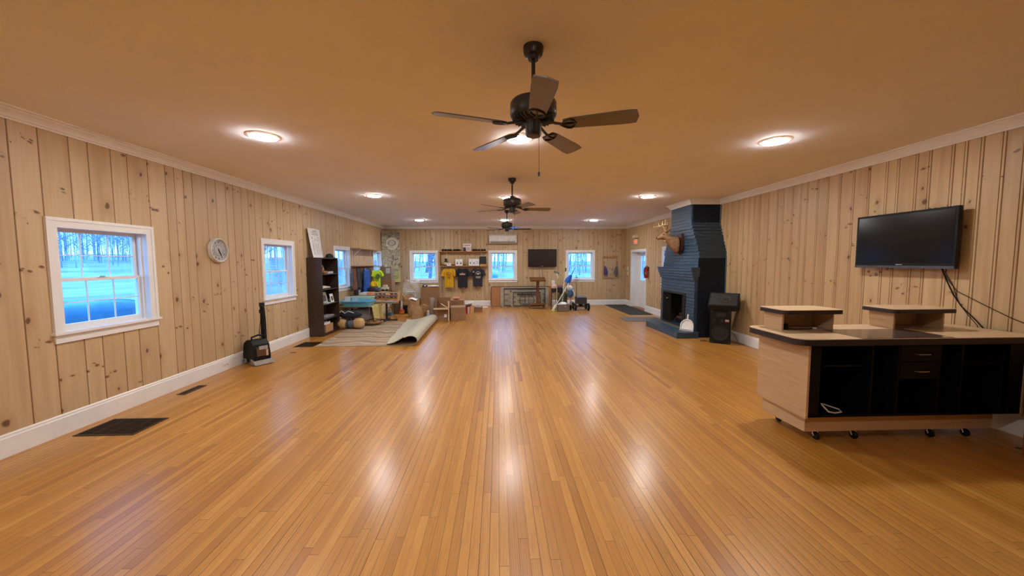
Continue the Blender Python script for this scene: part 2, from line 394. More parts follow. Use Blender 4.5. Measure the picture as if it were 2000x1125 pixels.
M['antler'] = mat('antler', srgb(176, 146, 104), .5, var=.25, sc=20)
M['snow'] = mat('snow', (.34, .39, .46), .9, var=.34, sc=.5, bump=.8, stretch=(1, .25, 1)); M['frost'] = mat('frosted_twigs', (.30, .36, .44), .9, var=.6, sc=.6); M['bark'] = mat('tree_bark', (.15, .17, .20), .9, var=.3, sc=8)  # snow tone is streaked: shadows and tracks painted into its colour
M['tarp'] = mat('blue_tarp', (.05, .25, .46), .5, var=.15, sc=5, bump=.4)
def cm(name, r, g, b, rough=.6, **k):
    if name not in M: M[name] = mat(name, srgb(r, g, b), rough, **k)
    return M[name]
# ================================================================== THE ROOM
def board_wall(name, mp, a0, a1, z0, z1, holes, m, seed, wmin, wmax, bead=False):
    rnd = random.Random(seed); bs = [a0]; 
    while bs[-1] < a1: bs.append(min(a1, bs[-1]+rnd.uniform(wmin, wmax)))
    if bs[-1]-bs[-2] < .04: bs.pop(-2)
    g = .0065; cuts = []   # (a, depth, board id, groove)
    for i in range(len(bs)-1):
        L, R = bs[i], bs[i+1]; bid = rnd.random()
        cuts += [(L, .009, bid, 1.0), (L+g, 0, bid, 0.0)]
        if bead:
            cuts += [(L+.022, 0, bid, 0.0), (L+.026, .007, bid, 1.0), (L+.030, 0, bid, 0.0)]
        cuts += [(R-g, 0, bid, 0.0), (R, .009, bid, 1.0)]
    vs = []; fs = []; uv = []; fb = []; vg = []
    zs = sorted({z0, z1} | {z for h in holes for z in h[2:4]})
    for i in range(len(cuts)-1):
        (u0, d0, b0, g0), (u1, d1, b1, g1) = cuts[i], cuts[i+1]
        if u1-u0 < 1e-6: continue
        segs = sorted({u0, u1} | {a for h in holes for a in h[0:2] if u0 < a < u1})
        for k in range(len(segs)-1):
            s0, s1 = segs[k], segs[k+1]; um = (s0+s1)/2
            f0 = (s0-u0)/(u1-u0); f1 = (s1-u0)/(u1-u0)
            e0, e1 = d0+(d1-d0)*f0, d0+(d1-d0)*f1; q0, q1 = g0+(g1-g0)*f0, g0+(g1-g0)*f1
            for j in range(len(zs)-1):
                za, zb = zs[j], zs[j+1]; zm = (za+zb)/2
                if any(h[0] < um < h[1] and h[2] < zm < h[3] for h in holes): continue
                o = len(vs)
                for (a, d, z, q) in ((s0, e0, za, q0), (s1, e1, za, q1), (s1, e1, zb, q1), (s0, e0, zb, q0)):
                    vs.append(mp(a, d, z)); uv.append((a, z)); vg.append(q)
                fs.append((o, o+1, o+2, o+3)); fb.append(b0)
    me = bpy.data.meshes.new(name); me.from_pydata(vs, [], fs); me.materials.append(m)
    ul = me.uv_layers.new(name='UV'); ul.data.foreach_set('uv', [c for f in fs for i in f for c in uv[i]])
    at = me.attributes.new('bid', 'FLOAT', 'FACE'); at.data.foreach_set('value', fb)
    at = me.attributes.new('groove', 'FLOAT', 'POINT'); at.data.foreach_set('value', vg)
    o = bpy.data.objects.new(name, me); C.objects.link(o); o['kind'] = 'structure'; return o
mpL = lambda a, d, z: (XL-d, a, z)
mpR = lambda a, d, z: (XR+d, a, z)
mpB = lambda a, d, z: (a, D+d, z)
mpF = lambda a, d, z: (a, YF-d, z)
CW = .09
WL = [(3.715, 4.813), (6.925, 8.013), (9.9, 10.985), (12.95, 13.98)]
WB = [(-3.32, -2.262), (-.348, .742), (2.613, 3.737)]
WR = [(10.02, 11.10)]
hole = lambda w: (w[0]+CW, w[1]-CW, 1.0, 2.02)
DOOR = (12.37, 13.66, 0, 2.01)
board_wall('wall_left', mpL, YF-.06, D+.06, 0, H, [hole(w) for w in WL], M['wall'], 3, .12, .26)
board_wall('wall_back', mpB, XL-.06, XR+.06, 0, H, [hole(w) for w in WB], M['wallb'], 8, .12, .25)
board_wall('wall_right', mpR, YF-.06, D+.06, 0, H, [hole(w) for w in WR]+[DOOR], M['wallr'], 21, .11, .23, True)
board_wall('wall_front', mpF, XL-.06, XR+.06, 0, H, [], M['wall'], 5, .12, .25)
struct('floor', MB().box(XL-.06, XR+.06, YF-.06, D+.06, -.03, 0), M['floor'])
struct('ceiling', MB().box(XL-.2, XR+.2, YF-.1, D+.2, H, H+.05), M['ceil'])
# --- crown and baseboards
CR = [(0, -.107), (.013, -.107), (.016, -.092), (.026, -.085), (.032, -.068), (.050, -.045), (.066, -.030), (.070, -.018), (.088, -.013), (.090, 0), (0, 0)]
def run(prof, path, zz, name, closed=False):
    # sweep the profile (distance into the room, height) along a plan path whose inner side is on the left
    mb = MB(); n = len(path); rings = []
    for i, p in enumerate(path):
        p = Vector(p)
        d0 = (p-Vector(path[i-1])).normalized() if i > 0 else None
        d1 = (Vector(path[i+1])-p).normalized() if i < n-1 else None
        if d0 is None: d0 = d1
        if d1 is None: d1 = d0
        n0 = Vector((-d0.y, d0.x)); n1 = Vector((-d1.y, d1.x)); b = (n0+n1); b = b/ (b.length**2/2)
        rings.append([(p.x+b.x*q[0], p.y+b.y*q[0], zz+q[1]) for q in prof])
    L = len(prof); vs = [v for r in rings for v in r]; fs = []
    for i in range(n-1):
        for k in range(L): fs.append((i*L+k, i*L+(k+1) % L, (i+1)*L+(k+1) % L, (i+1)*L+k))
    fs += [list(range(L)), [(n-1)*L+k for k in range(L)][::-1]]
    mb.add(vs, fs); o = struct(name, mb, M['white']); return o
CHX, CHN, CHF = 4.29, 8.22, 9.18      # chimney top: front plane, near and far faces
run(CR, [(XR, YF), (XR, CHN), (CHX, CHN), (CHX, CHF), (XR, CHF), (XR, D), (XL, D), (XL, YF)], H, 'trim_1')
BB = [(0, 0), (.018, 0), (.018, .165), (.013, .172), (.012, .190), (.004, .200), (0, .200)]
run(BB, [(XR, YF), (XR, 7.93)], 0, 'baseboard_right')
run(BB, [(XR, 9.78), (XR, 12.28)], 0, 'baseboard_right')
run(BB, [(XR, 13.75), (XR, D), (XL, D), (XL, YF)], 0, 'baseboard_left')
# --- windows
def window(idx, mp, w):
    a0, a1 = w; i0, i1, z0, z1 = a0+CW, a1-CW, 1.0, 2.02
    root = bpy.data.objects.new('window_%d' % idx, None); C.objects.link(root); root['kind'] = 'structure'
    def bx(mb, u0, u1, d0, d1, za, zb):
        P = [mp(u, d, z) for z in (za, zb) for d in (d0, d1) for u in (u0, u1)]
        mb.add(P, [(0,2,3,1),(4,5,7,6),(0,1,5,4),(2,6,7,3),(0,4,6,2),(1,3,7,5)])
    c = MB(); bx(c, a0, i0, -.018, .002, z0-.02, z1); bx(c, i1, a1, -.018, .002, z0-.02, z1); bx(c, a0, a1, -.02, .002, z1, 2.110)
    bx(c, a0-.004, i0-.06, -.026, .002, z0-.02, 2.085); bx(c, i1+.06, a1+.004, -.026, .002, z0-.02, 2.085); bx(c, a0-.004, a1+.004, -.026, .002, 2.085, 2.116)
    struct('casing', c, M['white'], root)
    s = MB(); bx(s, a0-.02, a1+.02, -.045, .10, .975, 1.0); bx(s, a0, a1, -.018, .002, .895, .975); struct('window_sill', s, M['white'], root)
    j = MB(); dd = .17
    bx(j, i0-.02, i0, 0, dd, z0, z1); bx(j, i1, i1+.02, 0, dd, z0, z1); bx(j, i0-.02, i1+.02, 0, dd, z1, z1+.02); bx(j, i0-.02, i1+.02, .09, dd, z0-.02, z0)
    bx(j, i0, i0+.018, .055, .075, z0, z1); bx(j, i1-.018, i1, .055, .075, z0, z1); struct('jamb', j, M['white'], root)
    zm = 1.505
    for (d0, za, zb) in ((.078, z0, zm+.018), (.112, zm-.018, z1)):
        f = MB(); t = .042; bx(f, i0, i0+t, d0, d0+.03, za, zb); bx(f, i1-t, i1, d0, d0+.03, za, zb); bx(f, i0+t, i1-t, d0, d0+.03, zb-.034, zb)
        bx(f, i0+t, i1-t, d0, d0+.03, za, za+(.058 if za == z0 else .034)); so = struct('sash', f, M['white'], root)
        lo = za+(.058 if za == z0 else .034); hi = zb-.034; g = MB(); W = i1-i0-2*t
        for k in (1, 2): bx(g, i0+t+W*k/3-.005, i0+t+W*k/3+.005, d0+.009, d0+.021, lo, hi)
        bx(g, i0+t, i1-t, d0+.010, d0+.020, (lo+hi)/2-.005, (lo+hi)/2+.005); struct('muntins', g, M['white'], so)
        p = MB(); bx(p, i0+t-.003, i1-t+.003, d0+.0135, d0+.0165, lo-.003, hi+.003); struct('pane', p, M['glass'], so)
    lk = MB(); um = (i0+i1)/2; bx(lk, um-.03, um+.03, .062, .080, zm+.018, zm+.03); struct('sash_lock', lk, M['chrome'], root)
    return root
k = 1
for w_ in WL: window(k, mpL, w_); k += 1
for w_ in WB: window(k, mpB, w_); k += 1
for w_ in WR: window(k, mpR, w_); k += 1
# --- door
def door():
    y0, y1, _, zt = DOOR; r = bpy.data.objects.new('door_1', None); C.objects.link(r); r['kind'] = 'structure'
    c = MB(); c.box(XR-.018, XR+.002, y0-.09, y0, 0, zt+.085); c.box(XR-.018, XR+.002, y1, y1+.09, 0, zt+.085); c.box(XR-.022, XR+.002, y0-.094, y1+.094, zt, zt+.09)
    struct('casing', c, M['white'], r)
    j = MB(); j.box(XR, XR+.34, y0-.02, y0, 0, zt); j.box(XR, XR+.34, y1, y1+.02, 0, zt); j.box(XR, XR+.34, y0-.02, y1+.02, zt, zt+.02)
    j.box(XR+.20, XR+.28, y0, y0+.10, 0, zt); j.box(XR+.20, XR+.28, y1-.10, y1, 0, zt); struct('jamb', j, M['white'], r)
    st = MB().box(XR-.002, XR+.34, y0-.02, y1+.02, -.03, .012); struct('threshold', st, M['oak'], r)
    X = XR+.22; a, b = y0+.10, y1-.10
    d = MB(); d.box(X, X+.045, a, b, .015, .98); d.box(X, X+.045, a, a+.2, .98, 1.88); d.box(X, X+.045, b-.2, b, .98, 1.88); d.box(X, X+.045, a, b, 1.88, zt-.01)
    # raised mouldings
    for (p, q, za, zb) in ((a+.14, (a+b)/2-.05, .2, .85), ((a+b)/2+.05, b-.14, .2, .85)):
        d.box(X-.008, X, p, q, za, za+.02); d.box(X-.008, X, p, q, zb-.02, zb); d.box(X-.008, X, p, p+.02, za+.02, zb-.02); d.box(X-.008, X, q-.02, q, za+.02, zb-.02)
    do = struct('door_leaf', d, M['white'], r)
    fr = MB(); 
    for (p, q, za, zb) in ((a+.18, b-.18, .96, 1.0), (a+.18, b-.18, 1.86, 1.90), (a+.18, a+.22, 1.0, 1.86), (b-.22, b-.18, 1.0, 1.86)): fr.box(X-.012, X+.01, p, q, za, zb)
    struct('glazing_frame', fr, M['white'], do); struct('pane', MB().box(X+.018, X+.024, a+.19, b-.19, .97, 1.89), M['glass'], do)
    kn = MB(); kn.cyl((X, a+.07, .92), (X-.05, a+.07, .92), .012, n=10); kn.ell((X-.06, a+.07, .92), .024, .03, .03); kn.cyl((X, a+.07, 1.06), (X-.012, a+.07, 1.06), .028, n=14)
    struct('door_handle', kn, M['chrome'], do)
door()
# ================================================================== OUTSIDE
def ground():
    rnd = random.Random(1); ph = [rnd.uniform(0, 6) for _ in range(8)]
    def fn(u, v):
        x = -90+u*140; y = -25+v*125
        z = -.42+.12*math.sin(x*.21+ph[0])*math.sin(y*.17+ph[1])+.07*math.sin(x*.6+ph[2]+y*.3)
        far = max(0, -x-16)*.03+max(0, y-26)*.03; z += far
        if XL-1.2 < x < XR+1.2 and YF-1 < y < D+1.2: z = -.5
        return (x, y, z)
    o = build('snowy_ground', MB().grid(fn, 90, 80), M['snow']); o['kind'] = 'structure'
ground()
def tree_mesh(seed, h):
    rnd = random.Random(seed); mb = MB()
    def br(p, d, l, r, dep):
        n = 4; pts = [p]; q = Vector(p); dd = Vector(d)
        for i in range(n):
            dd = (dd+Vector((rnd.uniform(-.14, .14), rnd.uniform(-.14, .14), rnd.uniform(-.04, .1)))).normalized(); q = q+dd*l/n; pts.append(q.copy())
        mb.tube(pts, [r*(1-.72*i/n) for i in range(n+1)], 6 if dep == 0 else 4 if dep == 1 else 3, caps=False)
        if dep < 3:
            for k in range((13, 6, 4)[dep]):
                t = rnd.uniform(.22 if dep == 0 else .15, 1); i = min(n-1, int(t*n)); pp = pts[i].lerp(pts[i+1], t*n-i)
                a = rnd.uniform(0, 2*PI); up = rnd.uniform(.25, .9); nd = (Vector((math.cos(a), math.sin(a), up))+dd*.3).normalized()
                br(pp, nd, l*rnd.uniform(.3, .5)*(1.15-t*.5), r*(1-.72*t)*.5+.003, dep+1)
    br(Vector((0, 0, 0)), Vector((0, 0, 1)), h, h*.021, 0); return mb
protos = []
for i, hh in enumerate((9.5, 8.0, 11.0)):
    protos.append(build('bare_tree', tree_mesh(20+i, hh), M['bark'], loc=(0, 0, 0)))
spots = []
rt = random.Random(44)
def scatter(n, x0, x1, y0, y1, kind):
    k = 0; tries = 0
    while k < n and tries < 4000:
        tries += 1; x, y = rt.uniform(x0, x1), rt.uniform(y0, y1)
        if all((x-q[0])**2+(y-q[1])**2 > 6.6**2 for q in spots): spots.append((x, y, kind)); k += 1
scatter(15, -44, -17, 12, 80, 0); scatter(8, -16, 20, 34, 60, 1)
for i, (x, y, s_) in enumerate(spots):
    zg = -.5+max(0, -x-16)*.03+max(0, y-26)*.03
    o = protos[i] if i < 3 else protos[i % 3].copy()
    if i >= 3: C.objects.link(o)
    o.location = (x, y, zg-.1); o.rotation_euler = (0, 0, rt.uniform(0, 6.28)); sc_ = rt.uniform(.75, 1.05); o.scale = (sc_,)*3
    o['label'] = ('bare leafless tree in the snow outside the left wall windows', 'bare leafless tree in the snow beyond the back wall windows')[s_]
    o['category'] = 'tree'; o['group'] = ('trees outside the left windows', 'trees beyond the back windows')[s_]
def woods():
    rnd = random.Random(12); mb = MB()
    def tw(x, y, z, h):
        r = .03+rnd.random()*.06; mb.tube([(x, y, z), (x+rnd.uniform(-.4, .4), y, z+h*.5), (x+rnd.uniform(-.8, .8), y, z+h)], [r, r*.7, .02], 4, caps=False)
        for k in range(18):
            zz = z+h*rnd.uniform(.15, .95); a = rnd.uniform(0, 2*PI); l = rnd.uniform(.8, 3.0); p = Vector((x, y, zz)); q = p+Vector((math.cos(a)*l, math.sin(a)*l, l*rnd.uniform(.4, 1)))
            mb.tube([p, q], [r*.35, .01], 3, caps=False)
            for j in range(3): q0 = p.lerp(q, rnd.uniform(.3, .9)); mb.tube([q0, q0+Vector((rnd.uniform(-1, 1), rnd.uniform(-1, 1), rnd.uniform(.2, 1.1)))], [r*.2, .01], 3, caps=False)
    for k in range(1200):
        if k % 2: x, y = rnd.uniform(-82, -46), rnd.uniform(14, 98)
        else:
            if k % 4 == 0: continue
            y = 44+50*rnd.random(); x = rnd.uniform(-.55*y, .42*y)
        tw(x, y, -.9+max(0, -x-16)*.03+max(0, y-26)*.03, rnd.uniform(7, 15))
    o = build('distant_woods', mb, M['frost']); o['label'] = 'dense bare winter woods far behind the snowy ground outside'; o['category'] = 'woods'; o['kind'] = 'stuff'
woods()
def tarp_box(x0, x1, y0, y1, z0, z1, label):
    t = T('covered_trailer', label, 'trailer', (x0, y0, z0), ww=True)
    def fn(u, v):
        a = u*2*PI; p = .16; sg = lambda c: math.copysign(abs(c)**p, c)
        tt = v*PI/2*1.0; r = math.cos(tt)**.12 if v < 1 else 0
        zz = z0+.25+(z1-z0-.25)*(math.sin(tt)**.35 if v > 0 else 0)
        return ((x0+x1)/2+(x1-x0)/2*sg(math.cos(a))*r*(1+.012*math.sin(a*17)), (y0+y1)/2+(y1-y0)/2*sg(math.sin(a))*r, zz+.01*math.sin(a*9))
    t.p('tarp_cover', MB().grid(fn, 64, 14), M['tarp'])
    b = MB().box(x0+.15, x1-.15, y0+.15, y1-.15, z0+.12, z0+.4); t.p('bed', b, M['black'])
    for xx in (x0+.1, x1-.1):
        for yy in (y0+.7, y1-.7):
            t.p('wheel', MB().cyl((xx-.09, yy, z0+.22), (xx+.09, yy, z0+.22), .22, n=20), M['black'])
tarp_box(-8.4, -6.3, 3.9, 7.1, -.45, 1.05, 'blue tarp covered trailer in the snow outside the nearest left window')
tarp_box(-1.5, .05, 19.0, 21.0, -.45, 1.05, 'blue tarp covered trailer in the snow beyond the middle back window')
# ================================================================== CEILING
def ceiling_fan(loc, a0, label):
    t = T('ceiling_fan', label, 'ceiling fan', loc, 0, 'ceiling fans along the middle of the room')
    F_ = M['fan']
    t.p('canopy', MB().lathe([(.01, -.085), (.032, -.083), (.040, -.062), (.058, -.052), (.064, -.030), (.066, -.008), (.064, 0)]), F_)
    t.p('down_rod', MB().cyl((0, 0, -.075), (0, 0, -.33), .0125, n=12), F_)
    mo = t.p('motor_housing', MB().lathe([(.02, -.285), (.035, -.29), (.045, -.315), (.10, -.325), (.138, -.338), (.148, -.352), (.150, -.425), (.143, -.436), (.136, -.440), (.070, -.462), (.03, -.464)], n=36), F_)
    v = MB()
    for k in range(30):
        a = 2*PI*k/30; c, s = math.cos(a), math.sin(a); R = Matrix.Rotation(a, 4, 'Z')
        v.box(.078, .134, -.0035, .0035, -.460, -.443, M=R)
    t.p('vent_fins', v, M['chrome'] if False else F_, mo)
    t.p('switch_cup', MB().lathe([(.02, -.460), (.062, -.463), (.060, -.475), (.052, -.482), (.052, -.540), (.047, -.556), (.02, -.560), (0, -.560)]), F_)
    for k in range(5):
        a = math.radians(a0+72*k); R = Matrix.Rotation(a, 4, 'Z')
        ir = MB(); path = [(.05, 0, -.468), (.10, 0, -.474), (.145, 0, -.487), (.19, 0, -.497)]
        ir.tube(path, [.011, .009, .009, .008], 8, M=R)
        tilt = Matrix.Translation((0, 0, -.500)) @ Matrix.Rotation(math.radians(-13), 4, 'X')
        for sgn in (-1, 1):
            ir.tube([(.175, 0, 0), (.195, sgn*.022, 0), (.215, sgn*.040, 0), (.240, sgn*.046, 0), (.262, sgn*.030, 0), (.272, 0, 0)], .006, 6, M=R @ tilt)
        ir.tube([(.175, 0, 0), (.235, 0, 0), (.272, 0, 0)], .006, 6, M=R @ tilt)
        b = MB(); n = 10; pts = []
        for i in range(n+1):
            u = i/n; x = .195+u*(.635-.195); wdt = .050+.017*min(1, u*1.3)
            if u > .93: wdt *= .93
            if u < .05: wdt *= .82
            pts.append((x, wdt))
        poly = [(x, w_) for x, w_ in pts]+[(.648, 0)]+[(x, -w_) for x, w_ in pts[::-1]]
        b.prism(poly, 'z', .003, .010, M=R @ tilt)
        bo = t.p('blade', b, M['blade']); t.p('blade_iron', ir, F_, bo)
    ch = MB().cyl((.035, -.02, -.545), (.035, -.02, -.79), .0014, n=5)
    co = t.p('pull_chain', ch, F_); t.p('pull_knob', MB().lathe([(0, -.815), (.007, -.810), (.0075, -.792), (.003, -.785), (0, -.785)], (.035, -.02, 0), 10), F_, co)
    return t
ceiling_fan((.235, 2.47, H), -162, 'dark five-blade ceiling fan nearest the camera with hanging pull chain')
ceiling_fan((.245, 6.22, H), -65, 'dark five-blade ceiling fan between the nearest and the farthest fan')
ceiling_fan((.25, 9.99, H), -69, 'dark five-blade ceiling fan farthest down the room, before the heat pump')
def downlight(loc, label, src=None):
    if src: 
        return dup(src, loc, label=label)
    t = T('ceiling_light', label, 'ceiling light', loc, 0, 'round ceiling lights')
    t.p('trim_ring', MB().lathe([(.170, 0), (.171, -.004), (.150, -.009), (.138, -.012), (.126, -.012), (.126, 0)], n=40), cm('light_ring', 236, 226, 212, .5))
    t.p('diffuser', MB().lathe([(.1255, -.004), (.1255, -.018), (.115, -.022), (.06, -.024), (0, -.024)], n=36), M['lamp'])
    return t.o
LX = ((-2.515, 'left'), (.24, 'middle'), (3.16, 'right')); src = None
LY = ((4.235, 'nearest'), (7.9, 'second'), (12.28, 'farthest'), (.6, 'hidden'))
for y_, ry in LY:
    for x_, rx in LX:
        yy = 8.02 if (ry == 'second' and rx == 'middle') else 7.84 if ry == 'second' else y_
        if ry == 'hidden' and rx == 'right': continue
        o = downlight((x_, yy, H), ('lit round white ceiling light, %s row from camera, %s one of three' % (ry, rx)) if ry != 'hidden' else 'lit round ceiling light above the camera position, %s one of two' % rx, src)
        if src is None: src = o
# ================================================================== FIREPLACE
def fireplace():
    t = T('brick_fireplace', 'navy painted brick fireplace with stepped chimney against the right wall', 'fireplace', (4.6, 8.85, 0), ww=True)
    Bm = M['brick']; rnd = random.Random(5)
    X0, N0, F0 = 4.275, 7.95, 9.61; CH = .0725; WX = XR-.001
    oy0, oy1, oz0, oz1 = 8.32, 9.50, .14, .93   # firebox opening on the front face
    body = MB()
    def course(mb, x, n, f, z, hole=False, jit=.003):
        j = lambda: rnd.uniform(-jit, jit)
        x += j(); n += j()*.6; f += j()
        if hole:
            mb.box(x, WX, n, oy0, z, z+CH-.012); mb.box(x, WX, oy1, f, z, z+CH-.012); mb.box(4.88, WX, oy0, oy1, z, z+CH)
            mb.box(x+.014, WX, n+.009, oy0+.001, z+CH-.014, z+CH+.002); mb.box(x+.008, WX, oy1-.001, f-.006, z+CH-.014, z+CH+.002)
        else:
            mb.box(x, WX, n, f, z, z+CH-.012); mb.box(x+.014, WX, n+.009, f-.006, z+CH-.014, z+CH+.002)
    z = 0
    while z < 1.27:
        course(body, X0, N0, F0, z, oz0-.02 < z < oz1-.05); z += CH
    t.p('chimney_body', body, Bm)
    ma = MB()
    for k, (o_, nn) in enumerate(((.015, .004), (.035, .008), (.055, .013), (.07, .018))):
        zz = 1.268+k*.062; ma.box(X0-o_-.02, X0+.10, N0-nn, F0+nn, zz, zz+.054); ma.box(X0-o_-.012, X0+.095, N0-nn+.006, F0+nn-.006, zz+.05, zz+.064)
    ma.box(X0-.10, X0+.11, N0-.022, F0+.06, 1.512, 1.535)
    t.p('mantel', ma, Bm)
    up = MB(); z = 1.305
    while z < 1.75: course(up, 4.355, N0+.002, 9.70-.5*(max(0, z-1.5))*.55, z, jit=.004); z += CH
    lo = z
    while z < 2.50:
        f = (z-lo)/(2.50-lo); course(up, 4.355-.055*f, N0+.002+.27*f, 9.64-.46*f, z, jit=.007); up.box(4.355-.055*f-.004, WX, N0-.012+.27*f, 9.64-.46*f+.004, z+.044, z+.062); z += CH
    up.box(4.375, WX, 8.24, 9.16, 1.8, 2.52)
    while z < H-.09: course(up, 4.30, 8.222, 9.18, z); z += CH
    up.box(4.31, WX, 8.215, 9.17, 2.4, H)
    up.box(4.35, 4.5, N0+.0, N0+.01, 1.32, 1.34)
    t.p('chimney_stack', up, Bm)
    # smooth rendered panels on the near side, low and high
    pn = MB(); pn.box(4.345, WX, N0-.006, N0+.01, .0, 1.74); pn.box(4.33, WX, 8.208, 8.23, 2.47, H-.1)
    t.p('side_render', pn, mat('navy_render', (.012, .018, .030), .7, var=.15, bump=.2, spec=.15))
    ed = MB(); ed.tube([(XR-.012, N0-.012, 0.2), (XR-.012, N0-.012, 1.76), (XR-.012, 8.20, 2.49), (XR-.012, 8.20, 2.92)], .012, 4); t.p('side_edge_strip', ed, Bm)
    fb = MB(); fb.box(4.90, 4.93, oy0-.02, oy1+.02, .1, 1.0); fb.box(4.29, 4.93, oy0+.001, oy0+.02, .1, .93); fb.box(4.29, 4.93, oy1-.02, oy1-.001, .1, .93); fb.box(4.29, 4.93, oy0, oy1, .92, .94); fb.box(4.29, 4.93, oy0, oy1, .13, .145)
    t.p('firebox', fb, cm('sooty_brick', 30, 24, 20, .95, bump=1, sc=20))
    fr = MB(); a, b = oy0+.02, oy1-.02
    for (y0, y1, z0, z1) in ((a, b, .90, .94), (a, b, .145, .175), (a, a+.03, .175, .90), (b-.03, b, .175, .90)): fr.box(X0-.012, X0+.02, y0, y1, z0, z1)
    fo = t.p('screen_frame', fr, M['blackm'])
    # two folded mesh panels at the sides
    for y0, y1 in ((a+.03, a+.16), (b-.40, b-.03)):
        me = MB(); n = 22
        for k in range(n+1): yy = y0+(y1-y0)*k/n; me.cyl((X0+.012+.01*(k % 2), yy, .17), (X0+.012+.01*(k % 2), yy, .90), .0035, n=5)
        t.p('mesh_curtain', me, M['fan'], fo)
    brass = mat('brass', (.55, .38, .14), .3, 1)
    for yy in (9.17, 9.50): kb = MB(); kb.ell((X0-.03, yy, .76), .022, .026, .018); kb.cyl((X0-.03, yy, .76), (X0+.01, yy, .76), .009); t.p('brass_knob', kb, brass, fo)
    gr = MB()
    for k in range(7): gr.tube([(4.46, 8.75+k*.09, .26), (4.46, 8.75+k*.09, .2), (4.82, 8.75+k*.09, .2), (4.84, 8.75+k*.09, .24)], .009, 6)
    gr.cyl((4.5, 8.72, .19), (4.5, 9.33, .19), .01); gr.cyl((4.78, 8.72, .19), (4.78, 9.33, .19), .01)
    for yy in (8.8, 9.2): gr.cyl((4.5, yy, .145), (4.5, yy, .2), .01); gr.cyl((4.78, yy, .145), (4.78, yy, .2), .01)
    t.p('fire_grate', gr, M['blackm'], fo)
    he = MB()
    poly = [(3.865, 7.86), (4.35, 7.86), (4.35, 9.95), (4.22, 9.95), (3.85, 9.50)]
    he.prism(poly, 'z', 0, .062); he.prism([(x+(.006 if x < 4 else 0), y+(.006 if y < 8 else 0)) for x, y in poly], 'z', .058, .072); he.prism(poly, 'z', .068, .132)
    t.p('hearth', he, Bm); t.p('hearth_lip', MB().box(4.14, 4.27, 8.30, 9.55, .131, .143), cm('hearth_stone', 96, 90, 78, .6))
    for i, (y0, y1, zz, r) in enumerate(((8.78, 9.26, .255, .045), (8.82, 9.30, .26, .04), (8.86, 9.24, .34, .045))):
        xx = (4.56, 4.68, 4.62)[i]; lg = MB().tube([(xx, y0, zz), (xx+.01, (y0+y1)/2, zz+.012), (xx, y1, zz)], [r, r*1.08, r*.95], 10)
        one('firewood_log', lg, M['furdk'], 'brown log lying on the grate inside the navy brick fireplace', 'log', (xx, y0, zz-r), 'logs on the fireplace grate')
fireplace()
def dustpan():
    Mx = Matrix.Translation((4.16, 8.02, .135)) @ Matrix.Rotation(math.radians(-47), 4, 'Z') @ Matrix.Rotation(math.radians(-14), 4, 'X')
    # plate in local xz, leaning back
    t = T('dustpan', 'white plastic dustpan leaning upright on the fireplace hearth', 'dustpan', (4.16, 8.02, .135), ww=True)
    n = 16; prof = []
    for i in range(n+1):
        a = PI*i/n; prof.append((.135*math.cos(a), .09+.165*math.sin(a)**.85))
    poly = [(.135, 0)]+prof+[(-.135, 0)]
    m = MB().prism(poly, 'y', 0, .006, M=Mx)
    m.tube([(x, -.012, z) for x, z in poly[1:-1]], .011, 6, M=Mx); m.cyl((.135, -.012, 0), (.135, -.012, .09), .011, n=6, M=Mx); m.cyl((-.135, -.012, 0), (-.135, -.012, .09), .011, n=6, M=Mx)
    m.box(-.135, .135, -.02, 0, .03, .045, M=Mx)
    t.p('pan', m, M['white2']); t.p('handle', MB().tube([(0, 0, .245), (.0, -.008, .30), (.0, -.008, .36), (0, 0, .372)], [.022, .016, .018, .010], 10, M=Mx), M['white2'])
dustpan()
